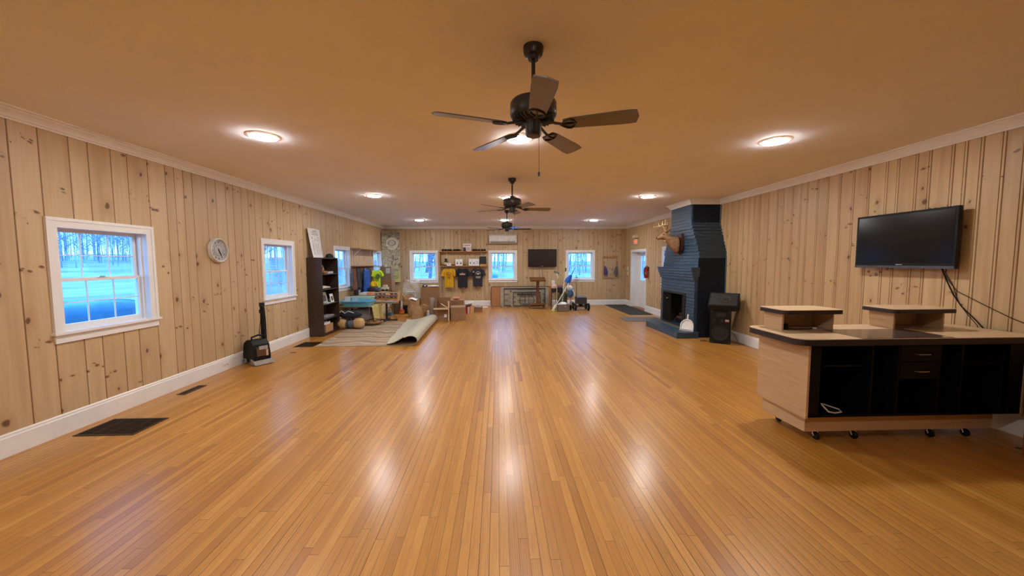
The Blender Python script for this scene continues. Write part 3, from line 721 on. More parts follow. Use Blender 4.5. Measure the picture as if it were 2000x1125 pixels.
# ------------------------------------------------------------------ deer head
def deer():
    t = T('deer_trophy', 'mounted antlered deer head on dark plaque on navy chimney front', 'deer trophy', (4.30, 8.70, 2.06), ww=True)
    px, py = 4.305, 8.70
    sh = [(-.13, .22), (-.10, .25), (0, .262), (.10, .25), (.13, .22), (.14, 0), (.12, -.12), (.06, -.21), (0, -.25), (-.06, -.21), (-.12, -.12), (-.14, 0)]
    Mp = Matrix.Translation((px, py, 2.07))
    mb = MB().prism([(y, z) for y, z in sh], 'x', -.028, .012, M=Mp); mb.prism([(y*.9, z*.92) for y, z in sh], 'x', -.040, -.026, M=Mp)
    t.p('plaque', mb, M['dkbrown'])
    # neck and head: loft of ellipses from plaque to nose (x, y, z, half width, half height, tilt)
    ring = [(4.285, py, 2.055, .115, .200, 0), (4.20, py, 2.055, .118, .198, 0), (4.13, py-.005, 2.09, .112, .172, 0), (4.06, py-.01, 2.14, .100, .142, 0), (3.995, py-.02, 2.19, .088, .120, 0), (3.935, py-.03, 2.252, .082, .112, 0),
            (3.885, py-.04, 2.270, .074, .092, 0), (3.84, py-.05, 2.262, .062, .074, 0), (3.79, py-.065, 2.238, .046, .054, 0), (3.75, py-.075, 2.222, .038, .043, 0), (3.715, py-.085, 2.212, .034, .035, 0), (3.700, py-.09, 2.207, .024, .022, 0), (3.695, py-.09, 2.205, .006, .006, 0)]
    n = 18; vs = []; fs = []
    for (x, y, z, a, b, ti) in ring:
        for k in range(n):
            an = 2*PI*k/n; lat = a*math.cos(an); ver = b*math.sin(an)*(1 if math.sin(an) > 0 else 1.06)
            vs.append((x-ver*math.sin(ti)*-1*-1+lat*.15, y+lat, z+ver*math.cos(ti)))
    for i in range(len(ring)-1):
        for k in range(n): fs.append((i*n+k, i*n+(k+1) % n, (i+1)*n+(k+1) % n, (i+1)*n+k))
    fs += [list(range(n))[::-1], [(len(ring)-1)*n+k for k in range(n)]]
    hd = MB().add(vs, fs, 0, True)
    h = t.p('head_and_neck', hd, M['fur'], auto=80); sub = h.modifiers.new('sub', 'SUBSURF'); sub.levels = 1; sub.render_levels = 2
    t.p('throat_patch', MB().ell((3.93, py-.03, 2.172), .05, .05, .045), M['fur2'], h)
    t.p('nose', MB().ell((3.700, py-.09, 2.218), .018, .026, .018), M['black'], h)
    t.p('brow', MB().ell((3.925, py-.03, 2.352), .055, .055, .026), M['furdk'], h)
    for s in (-1, 1):
        t.p('eye', MB().ell((3.850, py-.05+s*.058, 2.298), .016, .012, .014), M['black'], h)
        def ear(u, v, s=s):
            L = .15*u; wd = .045*math.sin(PI*min(1, u*.9+.1))**.7*(v-.5)*2
            return (3.945+.03*u+wd*.4, py-.03+s*(.055+L*.75), 2.355+.05*u+wd*.8)
        t.p('ear', MB().sheet(ear, 8, 4, .008), M['furdk'], h)
        b = Vector((3.915, py-.03+s*.032, 2.355)); an = MB()
        main = [b, b+Vector((.015, s*.02, .06)), b+Vector((.02, s*.06, .11)), b+Vector((-.01, s*.11, .145)), b+Vector((-.07, s*.14, .155)), b+Vector((-.13, s*.14, .145)), b+Vector((-.20, s*.11, .12)), b+Vector((-.245, s*.07, .09))]
        an.tube(main, [.019, .016, .015, .014, .013, .012, .009, .004], 8)
        for i, l in ((1, .05), (3, .12), (4, .12), (5, .10), (6, .06)):
            p = main[i]; an.tube([p, p+Vector((-.012, s*-.008, l*.5)), p+Vector((.005, s*-.02, l))], [.010, .008, .003], 6)
        t.p('antler', an, M['antler'], h)
deer()
# ------------------------------------------------------------------ speakers
RZ = math.radians(-38)
def speakers():
    t = T('floor_speaker', 'black floor-standing loudspeaker beside the fireplace, under the wedge monitor', 'speaker', (4.60, 7.46, 0), RZ)
    m = MB(); m.prism([(-.19, -.17), (.19, -.17), (.155, .19), (-.155, .19)], 'z', 0, .68); t.p('cabinet', m, M['black'], bevel=.008)
    w = MB(); Mf = Matrix.Translation((0, -.172, .215)) @ Matrix.Rotation(PI/2, 4, 'X')
    w.lathe([(.155, 0), (.152, .010), (.135, .008), (.125, .002), (.06, -.02), (.045, -.012), (0, -.004)], n=36, M=Mf); t.p('woofer', w, M['blackm'])
    g = MB()
    for r in (.03, .06, .09, .12): g.tube([(r*math.cos(a), r*math.sin(a), .013) for a in [2*PI*k/32 for k in range(32)]], .0018, 4, M=Mf, closed=True)
    for k in range(8): a = PI*k/4; g.cyl((0, 0, .014), (.135*math.cos(a), .135*math.sin(a), .012), .0018, n=4, M=Mf)
    t.p('woofer_grille', g, M['fan'])
    h = MB(); h.box(-.075, .085, -.178, -.168, .555, .63); h.box(-.055, .065, -.182, -.176, .575, .61, 0); t.p('horn', h, M['fan'])
    for x in (-.12, .02): t.p('port', MB().lathe([(.028, 0), (.028, .006), (.02, .006), (.018, -.004), (0, -.004)], n=18, M=Matrix.Translation((x, -.172, .475)) @ Matrix.Rotation(PI/2, 4, 'X')), M['blackm'])
    t.p('badge', MB().box(.085, .150, -.176, -.17, .445, .50), cm('badge_grey', 180, 170, 165), label='pale badge'); t.p('badge_stripe', MB().box(.085, .150, -.178, -.1755, .445, .465), cm('badge_red', 150, 60, 60))
    for x, z in ((-.185, .67), (.145, .67), (-.185, .0), (.145, .0)): t.p('corner_guard', MB().box(x, x+.04, -.176, -.15, z-.03 if z else 0, z+.012 if z else .03), M['fan'])
    u = T('monitor_speaker', 'black wedge-shaped stage monitor lying on top of the floor speaker', 'speaker', (4.61, 7.44, .681), RZ)
    m = MB().prism([(-.20, 0), (.14, 0), (.23, .13), (.04, .345), (-.235, .10)], 'x', -.245, .285); u.p('cabinet', m, M['black'], bevel=.006)
    d = Vector((0, .275, .245)).normalized(); c0 = Vector((.02, -.10, .222)); ang = math.atan2(.245, .275)
    Mg = Matrix.Translation(c0) @ Matrix.Rotation(ang, 4, 'X')
    u.p('grille', MB().box(-.24, .24, -.165, .155, .0, .006, M=Mg), cm('grille_cloth', 26, 28, 30, .6, sc=160, bump=.6))
    u.p('speaker_cone', MB().lathe([(.105, .006), (.10, .012), (.085, .010), (.03, .006), (0, .012)], n=28, M=Mg @ Matrix.Translation((.03, 0, 0))), cm('cone_grey', 44, 44, 42, .5))
    u.p('cone_panel', MB().box(-.02, .08, -.03, .03, .012, .016, M=Mg), M['blackm'])
    u.p('side_handle', MB().box(.285, .290, -.06, .05, .12, .16), M['fan'])
    cb = MB().tube([(4.75, 7.5, .25), (4.86, 7.46, .18), (4.90, 7.38, .05), (4.88, 7.3, .008), (4.92, 7.2, .008), (4.86, 7.42, .008), (4.70, 7.66, .008)], .004, 6)
    one('power_cable', cb, M['black'], 'black power cable dropping to the floor behind the floor speaker', 'cable', (4.88, 7.4, 0))
    cb = MB().tube([(4.38, 7.62, .007), (4.30, 7.66, .007), (4.24, 7.60, .007), (4.32, 7.54, .007), (4.42, 7.56, .007)], .004, 6)
    one('loose_cable', cb, M['black'], 'short black cord curled on the floor left of the floor speaker', 'cord', (4.3, 7.6, 0))
speakers()
# ------------------------------------------------------------------ desk
def desk():
    t = T('reception_desk', 'low maple and black reception desk on casters in front of the right wall', 'desk', (3.75, 3.5, 0), ww=True)
    x0, x1, y0, y1, z0, z1 = 2.775, 4.79, 3.17, 3.80, .262, .93
    t.p('end_panel', MB().box(x0-.02, x0, y0-.005, y1, z0-.01, z1), M['lam']); t.p('end_panel', MB().box(x1, x1+.02, y0-.005, y1, z0-.01, z1), M['lam'])
    t.p('back_panel', MB().box(x0, x1, y1-.02, y1, z0, z1), M['lam'])
    c = MB(); c.box(x0, x0+.118, y0, y0+.02, z0, z1); c.box(x1-.16, x1, y0, y0+.02, z0, z1); c.box(x0, x1, y0, y1-.02, z0, z0+.02); c.box(x0, x1, y0, y0+.02, z1-.02, z1); c.box(x0, x1, y1-.045, y1-.02, z0, z1)
    for xx in (3.355, 3.600, 3.985, 4.20): c.box(xx-.009, xx+.009, y0, y1-.02, z0+.02, z1-.01)
    c.box(x0+.10, x0+.118, y0, y1-.02, z0, z1); c.box(x1-.16, x1-.142, y0, y1-.02, z0, z1)
    t.p('carcass', c, M['desk'])
    t.p('shelf', MB().box(2.895, 3.346, y0+.03, y1-.04, .715, .733), M['desk']); t.p('shelf', MB().box(4.21, 4.63, y0+.03, y1-.04, .715, .733), M['desk'])
    for za, zb, hz in ((.765, .912, .832), (.605, .757, .676)):
        d = t.p('drawer', MB().box(3.612, 3.974, y0-.006, y0+.35, za, zb), M['desk'], bevel=.002)
        h = MB().tube([(3.745, y0-.004, hz), (3.752, y0-.028, hz), (3.80, y0-.034, hz), (3.855, y0-.028, hz), (3.862, y0-.004, hz)], .005, 8); t.p('handle', h, M['chrome'], d, label='chrome handle')
    # counter: rounded plan with dark edge band
    def rr(xa, xb, ya, yb, r, rs=None):
        pts = []
        for (cx, cy, a0, rad) in ((xb-r, ya+r, -90, r), (xb-r, yb-r, 0, r), (xa+r, yb-r, 90, r), (xa+r, ya+r, 180, r)):
            for k in range(7): a = math.radians(a0+15*k); pts.append((cx+rad*math.cos(a), cy+rad*math.sin(a)))
        return pts
    tp = rr(2.62, 4.88, 3.105, 3.84, .11)
    co = t.p('counter_edge', MB().prism(tp, 'z', .930, .982), M['edge'])
    t.p('counter_top', MB().prism([(3.75+(x-3.75)*.998, 3.47+(y-3.47)*.994) for x, y in tp], 'z', .9825, .988), M['lamtop'])
    for (xa, xb, sa, sb) in ((2.80, 3.325, 2.745, 3.365), (3.945, 4.475, 3.86, 4.52)):
        b = MB(); b.box(xa, xa+.018, 3.55, 3.80, .988, 1.155); b.box(xb-.018, xb, 3.55, 3.80, .988, 1.155); b.box(xa+.018, xb-.018, 3.784, 3.799, .988, 1.155)
        ro = t.p('riser', b, M['lam'])
        q = rr(sa, sb, 3.46, 3.83, .06); t.p('riser_edge', MB().prism(q, 'z', 1.155, 1.192), M['edge'], ro)
        t.p('riser_top', MB().prism([((sa+sb)/2+(x-(sa+sb)/2)*.994, 3.645+(y-3.645)*.99) for x, y in q], 'z', 1.192, 1.197), M['lamtop'], ro)
    pl = [(2.815, 3.24), (4.63, 3.24), (4.74, 3.34), (4.74, 3.76), (2.79, 3.76)]
    t.p('plinth', MB().prism(pl, 'z', .10, .252), M['lam'])
    for (xx, yy) in ((2.97, 3.31), (3.34, 3.31), (4.09, 3.31), (4.44, 3.31), (2.93, 3.72), (3.4, 3.72), (4.1, 3.72), (4.6, 3.72)):
        k = MB().box(xx-.035, xx+.035, yy-.03, yy+.03, .094, .10); k.tube([(xx-.02, yy-.0, .095), (xx-.024, yy-.012, .06), (xx-.02, yy-.02, .036)], .008, 6); k.tube([(xx+.02, yy, .095), (xx+.024, yy-.012, .06), (xx+.02, yy-.02, .036)], .008, 6); k.cyl((xx, yy, .07), (xx, yy, .097), .016)
        ca = t.p('caster', k, M['chrome']); t.p('wheel', MB().lathe([(.012, -.013), (.032, -.013), (.036, -.008), (.036, .008), (.032, .013), (.012, .013)], n=20, M=Matrix.Translation((xx, yy-.02, .036)) @ Matrix.Rotation(PI/2, 4, 'Y')), M['black'], ca)
    pd = MB().box(3.20, 4.04, 3.115, 3.545, .9885, .991); one('smoky_panel', pd, M['pad'], 'dark smoky flat panel lying on the middle of the desk counter', 'panel', (3.62, 3.33, .9885))
    one('white_cable', MB().tube([(2.92, 3.30, .42), (2.95, 3.22, .36), (3.00, 3.20, .30), (3.06, 3.20, .288), (3.14, 3.22, .288), (3.17, 3.28, .29), (3.10, 3.40, .30), (3.0, 3.5, .36), (2.92, 3.6, .45)], .0065, 8), M['white2'], 'white looped cable in the left compartment of the black desk', 'cable', (3.0, 3.3, .282))
    t2 = T('power_adapter', 'black power adapter with cord under the left desk riser', 'adapter', (2.87, 3.60, .988), ww=True)
    t2.p('adapter_body', MB().box(2.845, 2.885, 3.57, 3.64, .988, 1.045), M['black'], bevel=.004); t2.p('cord', MB().tube([(2.88, 3.60, 1.0), (2.95, 3.56, .994), (3.02, 3.58, .994), (3.10, 3.57, .994), (3.16, 3.60, .994)], .004, 6), M['black'])
    one('white_plug', MB().cyl((3.14, 3.575, .996+.004), (3.17, 3.57, .996+.004), .011, n=10), M['white2'], 'small white plug end lying under the left desk riser', 'plug', (3.155, 3.57, .989))
    one('thin_cord', MB().tube([(4.00, 3.60, .9925), (4.08, 3.58, .9925), (4.14, 3.62, .9925), (4.2, 3.61, .9925)], .003, 6), M['edge'], 'short dark cord lying under the right desk riser', 'cord', (4.1, 3.6, .989))
desk()
# ------------------------------------------------------------------ television sets
def tv(name, label, X, y0, y1, z0, z1):
    t = T(name, label, 'television', (X+.05, (y0+y1)/2, z0), ww=True); ym = (y0+y1)/2
    t.p('housing', MB().box(X, X+.045, y0, y1, z0, z1), M['black'], bevel=.006)
    t.p('back_cover', MB().box(X+.045, X+.085, y0+.15, y1-.15, z0+.12, z1-.1), M['blackm'], bevel=.006)
    t.p('screen', MB().box(X-.002, X+.001, y0+.028, y1-.028, z0+.06, z1-.026), M['screen'])
    t.p('lower_trim', MB().box(X-.004, X+.03, y0+.004, y1-.004, z0-.002, z0+.028), cm('gunmetal', 96, 98, 106, .3, metal=.6))
    t.p('maker_badge', MB().box(X-.004, X-.001, ym-.035, ym+.035, z0+.037, z0+.044), cm('badge_silver', 190, 190, 195))
    t.p('wall_bracket', MB().box(X+.085, XR-.001, ym-.2, ym+.2, z0+.25, z0+.42), M['blackm'])
    return t
TV = tv('television', 'large black flat television mounted on the right wall above the desk', 4.83, 3.775, 4.885, 1.582, 2.248)
def cable(name, pts, label, r=.004, m='black', loc=None, th=None):
    if th is not None: return th.p(name, MB().tube(pts, r, 6), M[m])
    one(name, MB().tube(pts, r, 6), M[m], label, 'cable', loc or tuple(pts[-1]))
cable('power_cable', [(4.93, 3.98, 1.60), (4.945, 3.93, 1.45), (4.945, 3.86, 1.30), (4.945, 3.78, 1.18), (4.945, 3.66, 1.06), (4.945, 3.56, .95), (4.945, 3.52, .8)], 'thicker black cable curving down the wall from the television to the desk', .006, th=TV)
cable('signal_cable', [(4.93, 3.985, 1.60), (4.945, 3.92, 1.46), (4.945, 3.83, 1.34), (4.945, 3.6, 1.22), (4.945, 3.4, 1.12), (4.945, 3.2, 1.04), (4.945, 3.0, .96), (4.945, 2.7, .88)], 'thin black cord running right along the wall from under the television', .0035, th=TV)
cable('thin_lead', [(4.93, 3.975, 1.60), (4.948, 3.88, 1.42), (4.948, 3.81, 1.22), (4.948, 3.74, 1.12), (4.948, 3.64, 1.0), (4.948, 3.6, .85)], 'thin dark lead hanging between the two other television cables', .003, th=TV)
# cabinet at the right picture edge
t = T('oak_cabinet', 'honey oak cabinet at the right picture edge next to the desk', 'cabinet', (4.70, 2.6, 0), ww=True)
t.p('body', MB().box(4.50, 4.93, 2.2, 2.90, .03, .675), M['oak']); t.p('top', MB().box(4.465, 4.94, 2.17, 2.935, .675, .70), M['pine'], bevel=.006)
t.p('corner_post', MB().box(4.475, 4.53, 2.86, 2.925, 0, .675), M['oak']); t.p('corner_post', MB().box(4.475, 4.53, 2.18, 2.24, 0, .675), M['oak'])
dr = t.p('door', MB().box(4.485, 4.502, 2.26, 2.84, .08, .64), M['oak'], bevel=.004); t.p('knob', MB().ell((4.475, 2.78, .4), .014, .014, .014), M['chrome'], dr)
one('cardboard_carton', MB().box(4.60, 4.92, 2.45, 2.92, .7005, .96), M['card2'], 'tan cardboard carton on top of the oak cabinet by the desk', 'box', (4.76, 2.7, .7005))
one('blue_roll', MB().cyl((4.53, 2.80, .722), (4.58, 2.92, .722), .021, n=14), cm('blue_plastic', 40, 110, 190, .4), 'blue plastic roll on the oak cabinet top before the carton', 'roll', (4.55, 2.86, .7005))
cable('extension_cable', [(4.6, 3.05, .005), (4.72, 2.98, .005), (4.84, 2.95, .005), (4.93, 3.0, .005)], 'black cord on the floor between the desk and the oak cabinet')
# ================================================================== LEFT WALL
def clock():
    Mw = Matrix.Translation((XL, 5.868, 1.862)) @ Matrix.Rotation(PI/2, 4, 'Y') @ Matrix.Rotation(PI/2, 4, 'Z')
    # local: x -> +Y world, y -> +Z world, z -> +X world (out of the wall)
    Mw = Matrix(((0, 0, 1, XL), (1, 0, 0, 5.868), (0, 1, 0, 1.862), (0, 0, 0, 1)))
    t = T('wall_clock', 'round white wall clock on the left wall between the two nearest windows', 'clock', (XL, 5.868, 1.862), ww=True)
    t.p('case', MB().lathe([(.172, 0), (.188, .006), (.190, .02), (.178, .045), (.182, .055), (.172, .062), (.160, .058), (.158, .03), (0, .03)], n=48, M=Mw), cm('clock_case', 205, 205, 200, .4))
    t.p('dial', MB().lathe([(.157, .031), (.157, .0325), (0, .0325)], n=48, M=Mw), cm('clock_dial', 176, 178, 180, .5))
    n = MB(); dk = cm('clock_ink', 70, 66, 62, .5)
    rom = ('XII', 'I', 'II', 'III', 'IIII', 'V', 'VI', 'VII', 'VIII', 'IX', 'X', 'XI')
    for k, tx in enumerate(rom):
        # seen from the room the world +Y axis runs to the right
        a = math.radians(90-30*k); vs, fs = text_mesh(tx, .030)
        Mx = Mw @ Matrix.Translation((.122*math.cos(a), .122*math.sin(a), .0335)) @ Matrix.Rotation(a-PI/2, 4, 'Z')
        n.add(vs, fs, M=Mx)
    n.tube([(.085*math.cos(2*PI*k/40), .085*math.sin(2*PI*k/40), .033) for k in range(40)], .0018, 4, M=Mw, closed=True)
    t.p('numerals', n, dk)
    for nm, ang, l, w_ in (('hour_hand', -62, .085, .008), ('minute_hand', -60, .125, .005)):
        a = math.radians(ang); R = Mw @ Matrix.Rotation(a, 4, 'Z'); t.p(nm, MB().prism([(-.03, -w_*.6), (l*.7, -w_), (l, 0), (l*.7, w_), (-.03, w_*.6)], 'z', .037, .040, M=R), M['black'])
clock()
def outlet(loc, label, ax='L'):
    x, y, z = loc; t = T('wall_outlet', label, 'outlet', loc, ww=True)
    s = 1 if ax == 'L' else -1
    def b(u0, u1, v0, v1, d0, d1): 
        return MB().box(*sorted((x+s*d0, x+s*d1)), y+u0, y+u1, z+v0, z+v1)
    t.p('cover_plate', b(-.058, .058, -.036, .036, 0, .006), M['white2'], bevel=.002)
    for u in (-.028, .028): t.p('socket', b(u-.017, u+.017, -.014, .014, .006, .008), cm('socket_grey', 190, 188, 184))
outlet((XL+.018, 5.9, .085), 'white outlet set sideways in the left baseboard near the clock')
# --- floor grilles
def grille(name, x0, x1, y0, y1, label, nl, ax='y'):
    t = T(name, label, 'vent', ((x0+x1)/2, (y0+y1)/2, 0), ww=True); f = MB(); w_ = .018
    f.box(x0, x1, y0, y0+w_, 0, .006); f.box(x0, x1, y1-w_, y1, 0, .006); f.box(x0, x0+w_, y0+w_, y1-w_, 0, .006); f.box(x1-w_, x1, y0+w_, y1-w_, 0, .006)
    t.p('frame', f, M['vent']); l = MB()
    for k in range(nl):
        yy = y0+w_+(y1-y0-2*w_)*(k+.5)/nl; l.box(x0+w_, x1-w_, yy-.0022, yy+.0022, .0008, .0045)
    for k in range(1, 4): xx = x0+(x1-x0)*k/4; l.box(xx-.003, xx+.003, y0+w_, y1-w_, .0008, .005)
    t.p('louvres', l, M['vent']); t.p('duct_shadow', MB().box(x0+w_, x1-w_, y0+w_, y1-w_, .0002, .0008), cm('duct', 22, 17, 12, .9))
grille('return_air_grille', -4.125, -3.56, 3.67, 4.07, 'large dark brown return air grille in the floor below the nearest window', 26)
grille('floor_register', -4.09, -3.985, 4.80, 5.16, 'small dark floor register by the left baseboard, past the large grille', 18)
grille('return_air_grille', -4.06, -3.68, 7.47, 7.92, 'dark brown floor grille between the bookshelf and the rug corner', 24)
one('floor_mark', MB().tube([(-3.86, 7.00, .002), (-3.80, 7.01, .003), (-3.76, 7.0, .002)], .004, 5), M['vent'], 'tiny dark scrap on the floor before the bookshelf', 'scrap', (-3.8, 7.0, 0))
def cleaner():
    t = T('carpet_cleaner', 'black upright carpet cleaner standing against the left baseboard', 'carpet cleaner', (-4.06, 6.34, 0), math.radians(58))
    # local: -y front, x across
    b = MB(); b.prism([(-.20, .03), (.14, .03), (.16, .14), (.12, .34), (.02, .40), (-.10, .40), (-.17, .33), (-.21, .14)], 'x', -.13, .13); t.p('body', b, M['black'], bevel=.012)
    t.p('nozzle', MB().prism([(-.27, .01), (-.12, .01), (-.12, .10), (-.22, .07)], 'x', -.15, .15), cm('clear_grey', 150, 146, 140, .25), bevel=.006)
    h = MB().tube([(-.10, -.08, .38), (-.10, -.09, .45), (0, -.09, .475), (.10, -.09, .45), (.10, -.08, .38)], .015, 8); t.p('carry_handle', h, M['black'])
    t.p('water_tank', MB().box(-.09, .09, -.225, -.15, .14, .29), cm('tank_brown', 96, 74, 62, .2), bevel=.01)
    t.p('label_plate', MB().box(-.06, .07, -.232, -.224, .25, .31), cm('plate_grey', 160, 158, 160), label='grey label plate')
    t.p('label_plate', MB().box(.045, .075, -.232, -.224, .14, .24), cm('plate_tan', 190, 175, 150))
    p = MB(); p.tube([(.145, .02, .10), (.148, .04, .5), (.15, .05, .92), (.15, .05, .98)], [.036, .033, .030, .030], 12); p.tube([(.195, .05, .30), (.20, .07, .7), (.19, .07, .90), (.16, .055, .955)], .012, 8); t.p('upright_tube', p, M['black'])
    t.p('tube_cap', MB().cyl((.15, .05, .93), (.15, .05, .995), .042, n=12), M['fan'])
    t.p('power_cord', MB().tube([(.08, .0, .39), (.07, .02, .5), (.11, .03, .7), (.125, .04, .84)], .005, 6), M['black']); t.p('cord_hook', MB().box(.10, .135, .02, .05, .82, .88), M['black'])
    for x in (-.15, .17): t.p('wheel', MB().lathe([(.01, -.015), (.045, -.015), (.05, 0), (.045, .015), (.01, .015)], n=20, M=Matrix.Translation((x, .05, .05)) @ Matrix.Rotation(PI/2, 4, 'Y')), cm('wheel_grey', 120, 116, 110))
cleaner()
# --- bookshelf
def bookshelf():
    x0, x1, y0, y1, h = -4.245, -3.925, 8.50, 9.36, 1.765
    t = T('bookshelf', 'tall dark brown open bookshelf against the left wall past the second window', 'bookshelf', (-4.08, 8.93, 0), ww=True); E_ = M['espresso']
    t.p('side_panel', MB().box(x0, x1, y0, y0+.02, 0, h), E_); t.p('side_panel', MB().box(x0, x1, y1-.02, y1, 0, h), E_)
    t.p('top_panel', MB().box(x0, x1+.004, y0, y1, h-.002, h+.018), E_); t.p('back_panel', MB().box(x0, x0+.008, y0+.02, y1-.02, .06, h), E_); t.p('kick_board', MB().box(x1-.03, x1-.01, y0+.02, y1-.02, 0, .065), E_)
    for z in (.065, .38, .72, 1.06, 1.41): t.p('shelf', MB().box(x0+.008, x1-.005, y0+.02, y1-.02, z-.018, z), E_)
bookshelf()
one('price_sheet', MB().sheet(lambda u, v: (-4.10-.13*(v**.55)+.012*math.sin(u*3), 8.53+u*.52+.0*v-.03*v, 1.785+.67*v), 6, 10, .002), M['paper'], 'curled white printed sheet leaning on the wall on top of the bookshelf', 'sign', (-4.1, 8.79, 1.784)) if False else None
def sheet_sign():
    t = T('printed_sheet', 'curled white printed sheet leaning on the wall on top of the bookshelf', 'sign', (-4.1, 8.79, 1.784), ww=True)
    def f(u, v, o=0.0): return (-4.10-.12*v**.8+.02*math.sin(u*PI)+o, 8.53+u*(.46+.10*v), 1.786+.66*v)
    t.p('sheet', MB().sheet(f, 8, 12, .002), M['paper'])
    k = MB(); rnd = random.Random(3)
    def strip(u0, u1, v, hh):
        k.sheet(lambda a, b: f(u0+(u1-u0)*a, v+hh*b, .0035), 4, 1, .001)
    strip(.30, .66, .90, .022)
    for v in (.86, .83, .80, .775): strip(.2+rnd.uniform(0, .05), .8-rnd.uniform(0, .08), v, .008)
    for r in range(22):
        v = .70-.028*r
        for c in (.14, .36, .56, .76):
            if rnd.random() < .85: strip(c, c+rnd.uniform(.08, .15), v, .007)
    t.p('printed_text', k, cm('ink_grey', 104, 104, 104))
sheet_sign()
def hat(name, label, loc, r, m):
    t = T(name, label, 'hat', loc); t.p('crown', MB().ell((0, 0, .03), r, r*.9, .075), m); t.p('brim', MB().lathe([(r*.9, .004), (r*1.45, .002), (r*1.5, .012), (r*.9, .016)], n=24), m)
hat('felt_hat', 'dark green felt hat on top of the bookshelf beside the printed sheet', (-4.05, 9.20, 1.784), .09, cm('hat_green', 34, 44, 38, .8))
t = T('handled_basket', 'small tan basket with white handle on the top bookshelf shelf', 'basket', (-4.03, 8.72, 1.411), ww=True)
t.p('bowl', MB().lathe([(.06, 0), (.10, .03), (.125, .07), (.118, .07), (.09, .035), (0, .012)], (-4.03, 8.72, 1.411), 24), cm('basket_tan', 190, 146, 84, .6)); t.p('handle', MB().tube([(-4.03, 8.72+.11*math.cos(PI*k/10), 1.475+.13*math.sin(PI*k/10)) for k in range(11)], .008, 8), M['white2'])
t.p('brown_filling', MB().ell((-4.03, 8.70, 1.50), .06, .06, .06), cm('amber_brown', 150, 84, 48))
one('paper_stack', MB().box(-4.15, -3.96, 8.88, 9.16, 1.411, 1.445).box(-4.13, -3.98, 8.95, 9.22, 1.445, 1.462), cm('paper_grey', 176, 176, 172), 'low grey stack of papers on the top bookshelf shelf', 'papers', (-4.05, 9.0, 1.411))
t = T('paper_bundle', 'white rolled paper bundle tied in the middle on the second bookshelf shelf', 'papers', (-4.03, 8.78, 1.061), ww=True)
t.p('rolls', MB().tube([(-4.06, 8.60, 1.10), (-4.04, 8.80, 1.10), (-4.0, 9.03, 1.085)], [.045, .04, .02], 12).tube([(-4.02, 8.56, 1.10), (-3.99, 8.8, 1.10)], [.038, .036], 10), cm('paper_cream', 206, 198, 178)); t.p('tie_band', MB().tube([(-4.03+.062*math.cos(a), 8.80, 1.107+.05*math.sin(a)) for a in [2*PI*k/16 for k in range(16)]], .005, 5, closed=True), M['black'])
def card(name, label, y0, y1, z, h, x=-3.98, m=None, img=None, cat='card'):
    Mx = Matrix.Translation((x, 0, z)) @ Matrix.Rotation(math.radians(-12), 4, 'Y'); t = T(name, label, cat, (x, (y0+y1)/2, z), ww=True)
    t.p('board', MB().box(-.006, .0, y0, y1, 0, h, M=Mx), m or M['paper'])
    t.p('picture', MB().box(.0, .0015, y0+(y1-y0)*.2, y1-(y1-y0)*.2, h*.2, h*.7, M=Mx), img or cm('pic_violet', 92, 76, 92)); t.p('foot_prop', MB().box(-.07, -.012, (y0+y1)/2-.02, (y0+y1)/2+.02, 0, h*.5, M=Mx), m or M['paper'])
card('greeting_card', 'green-edged card at the left end of the third bookshelf shelf', 8.55, 8.68, .721, .22, -3.985, cm('card_green', 130, 150, 118), cm('pic_green', 96, 120, 96))
card('picture_print', 'larger pale picture with dark figure on the third bookshelf shelf', 8.70, 8.98, .721, .27, -4.02, cm('card_sage', 176, 180, 160), cm('pic_dusk', 92, 70, 84), 'picture')
card('greeting_card', 'narrow white card with dark picture at the right of the third shelf', 9.05, 9.22, .721, .21, -3.98, M['paper'], cm('pic_wine', 96, 60, 84))
one('leaflet_pile', MB().box(-4.02, -3.94, 8.74, 8.93, .7205, .74), cm('leaf_blue', 186, 196, 214), 'pale blue leaflet pile lying before the larger picture on third shelf', 'leaflets', (-3.98, 8.84, .7205))
pm = MB(); rnd = random.Random(4)
for k in range(7): pm.box(-4.16+rnd.uniform(0, .03), -3.95+rnd.uniform(-.02, .01), 8.6+rnd.uniform(0, .08), 9.1+rnd.uniform(-.1, .06), .3805+.008*k, .387+.008*k)
one('magazine_pile', pm, cm('mag_grey', 150, 152, 158, .5), 'loose pile of grey magazines on the fourth bookshelf shelf', 'magazines', (-4.05, 8.85, .3805))
t = T('cardboard_box', 'tan cardboard box with white papers on the lowest bookshelf shelf', 'box', (-4.06, 8.80, .0655), ww=True)
c = MB(); c.box(-4.20, -3.935, 8.62, 9.00, .0655, .075); c.box(-4.20, -4.194, 8.62, 9.0, .075, .25); c.box(-3.941, -3.935, 8.62, 9.0, .075, .25); c.box(-4.194, -3.941, 8.62, 8.626, .075, .25); c.box(-4.194, -3.941, 8.994, 9.0, .075, .25); t.p('carton', c, M['card2'])
pf = MB()
for k in range(9): pf.box(-4.18+.025*k, -4.175+.025*k, 8.635, 8.98-.02*(k % 3), .08, .27+.012*(k % 3))
t.p('papers', pf, M['paper'])
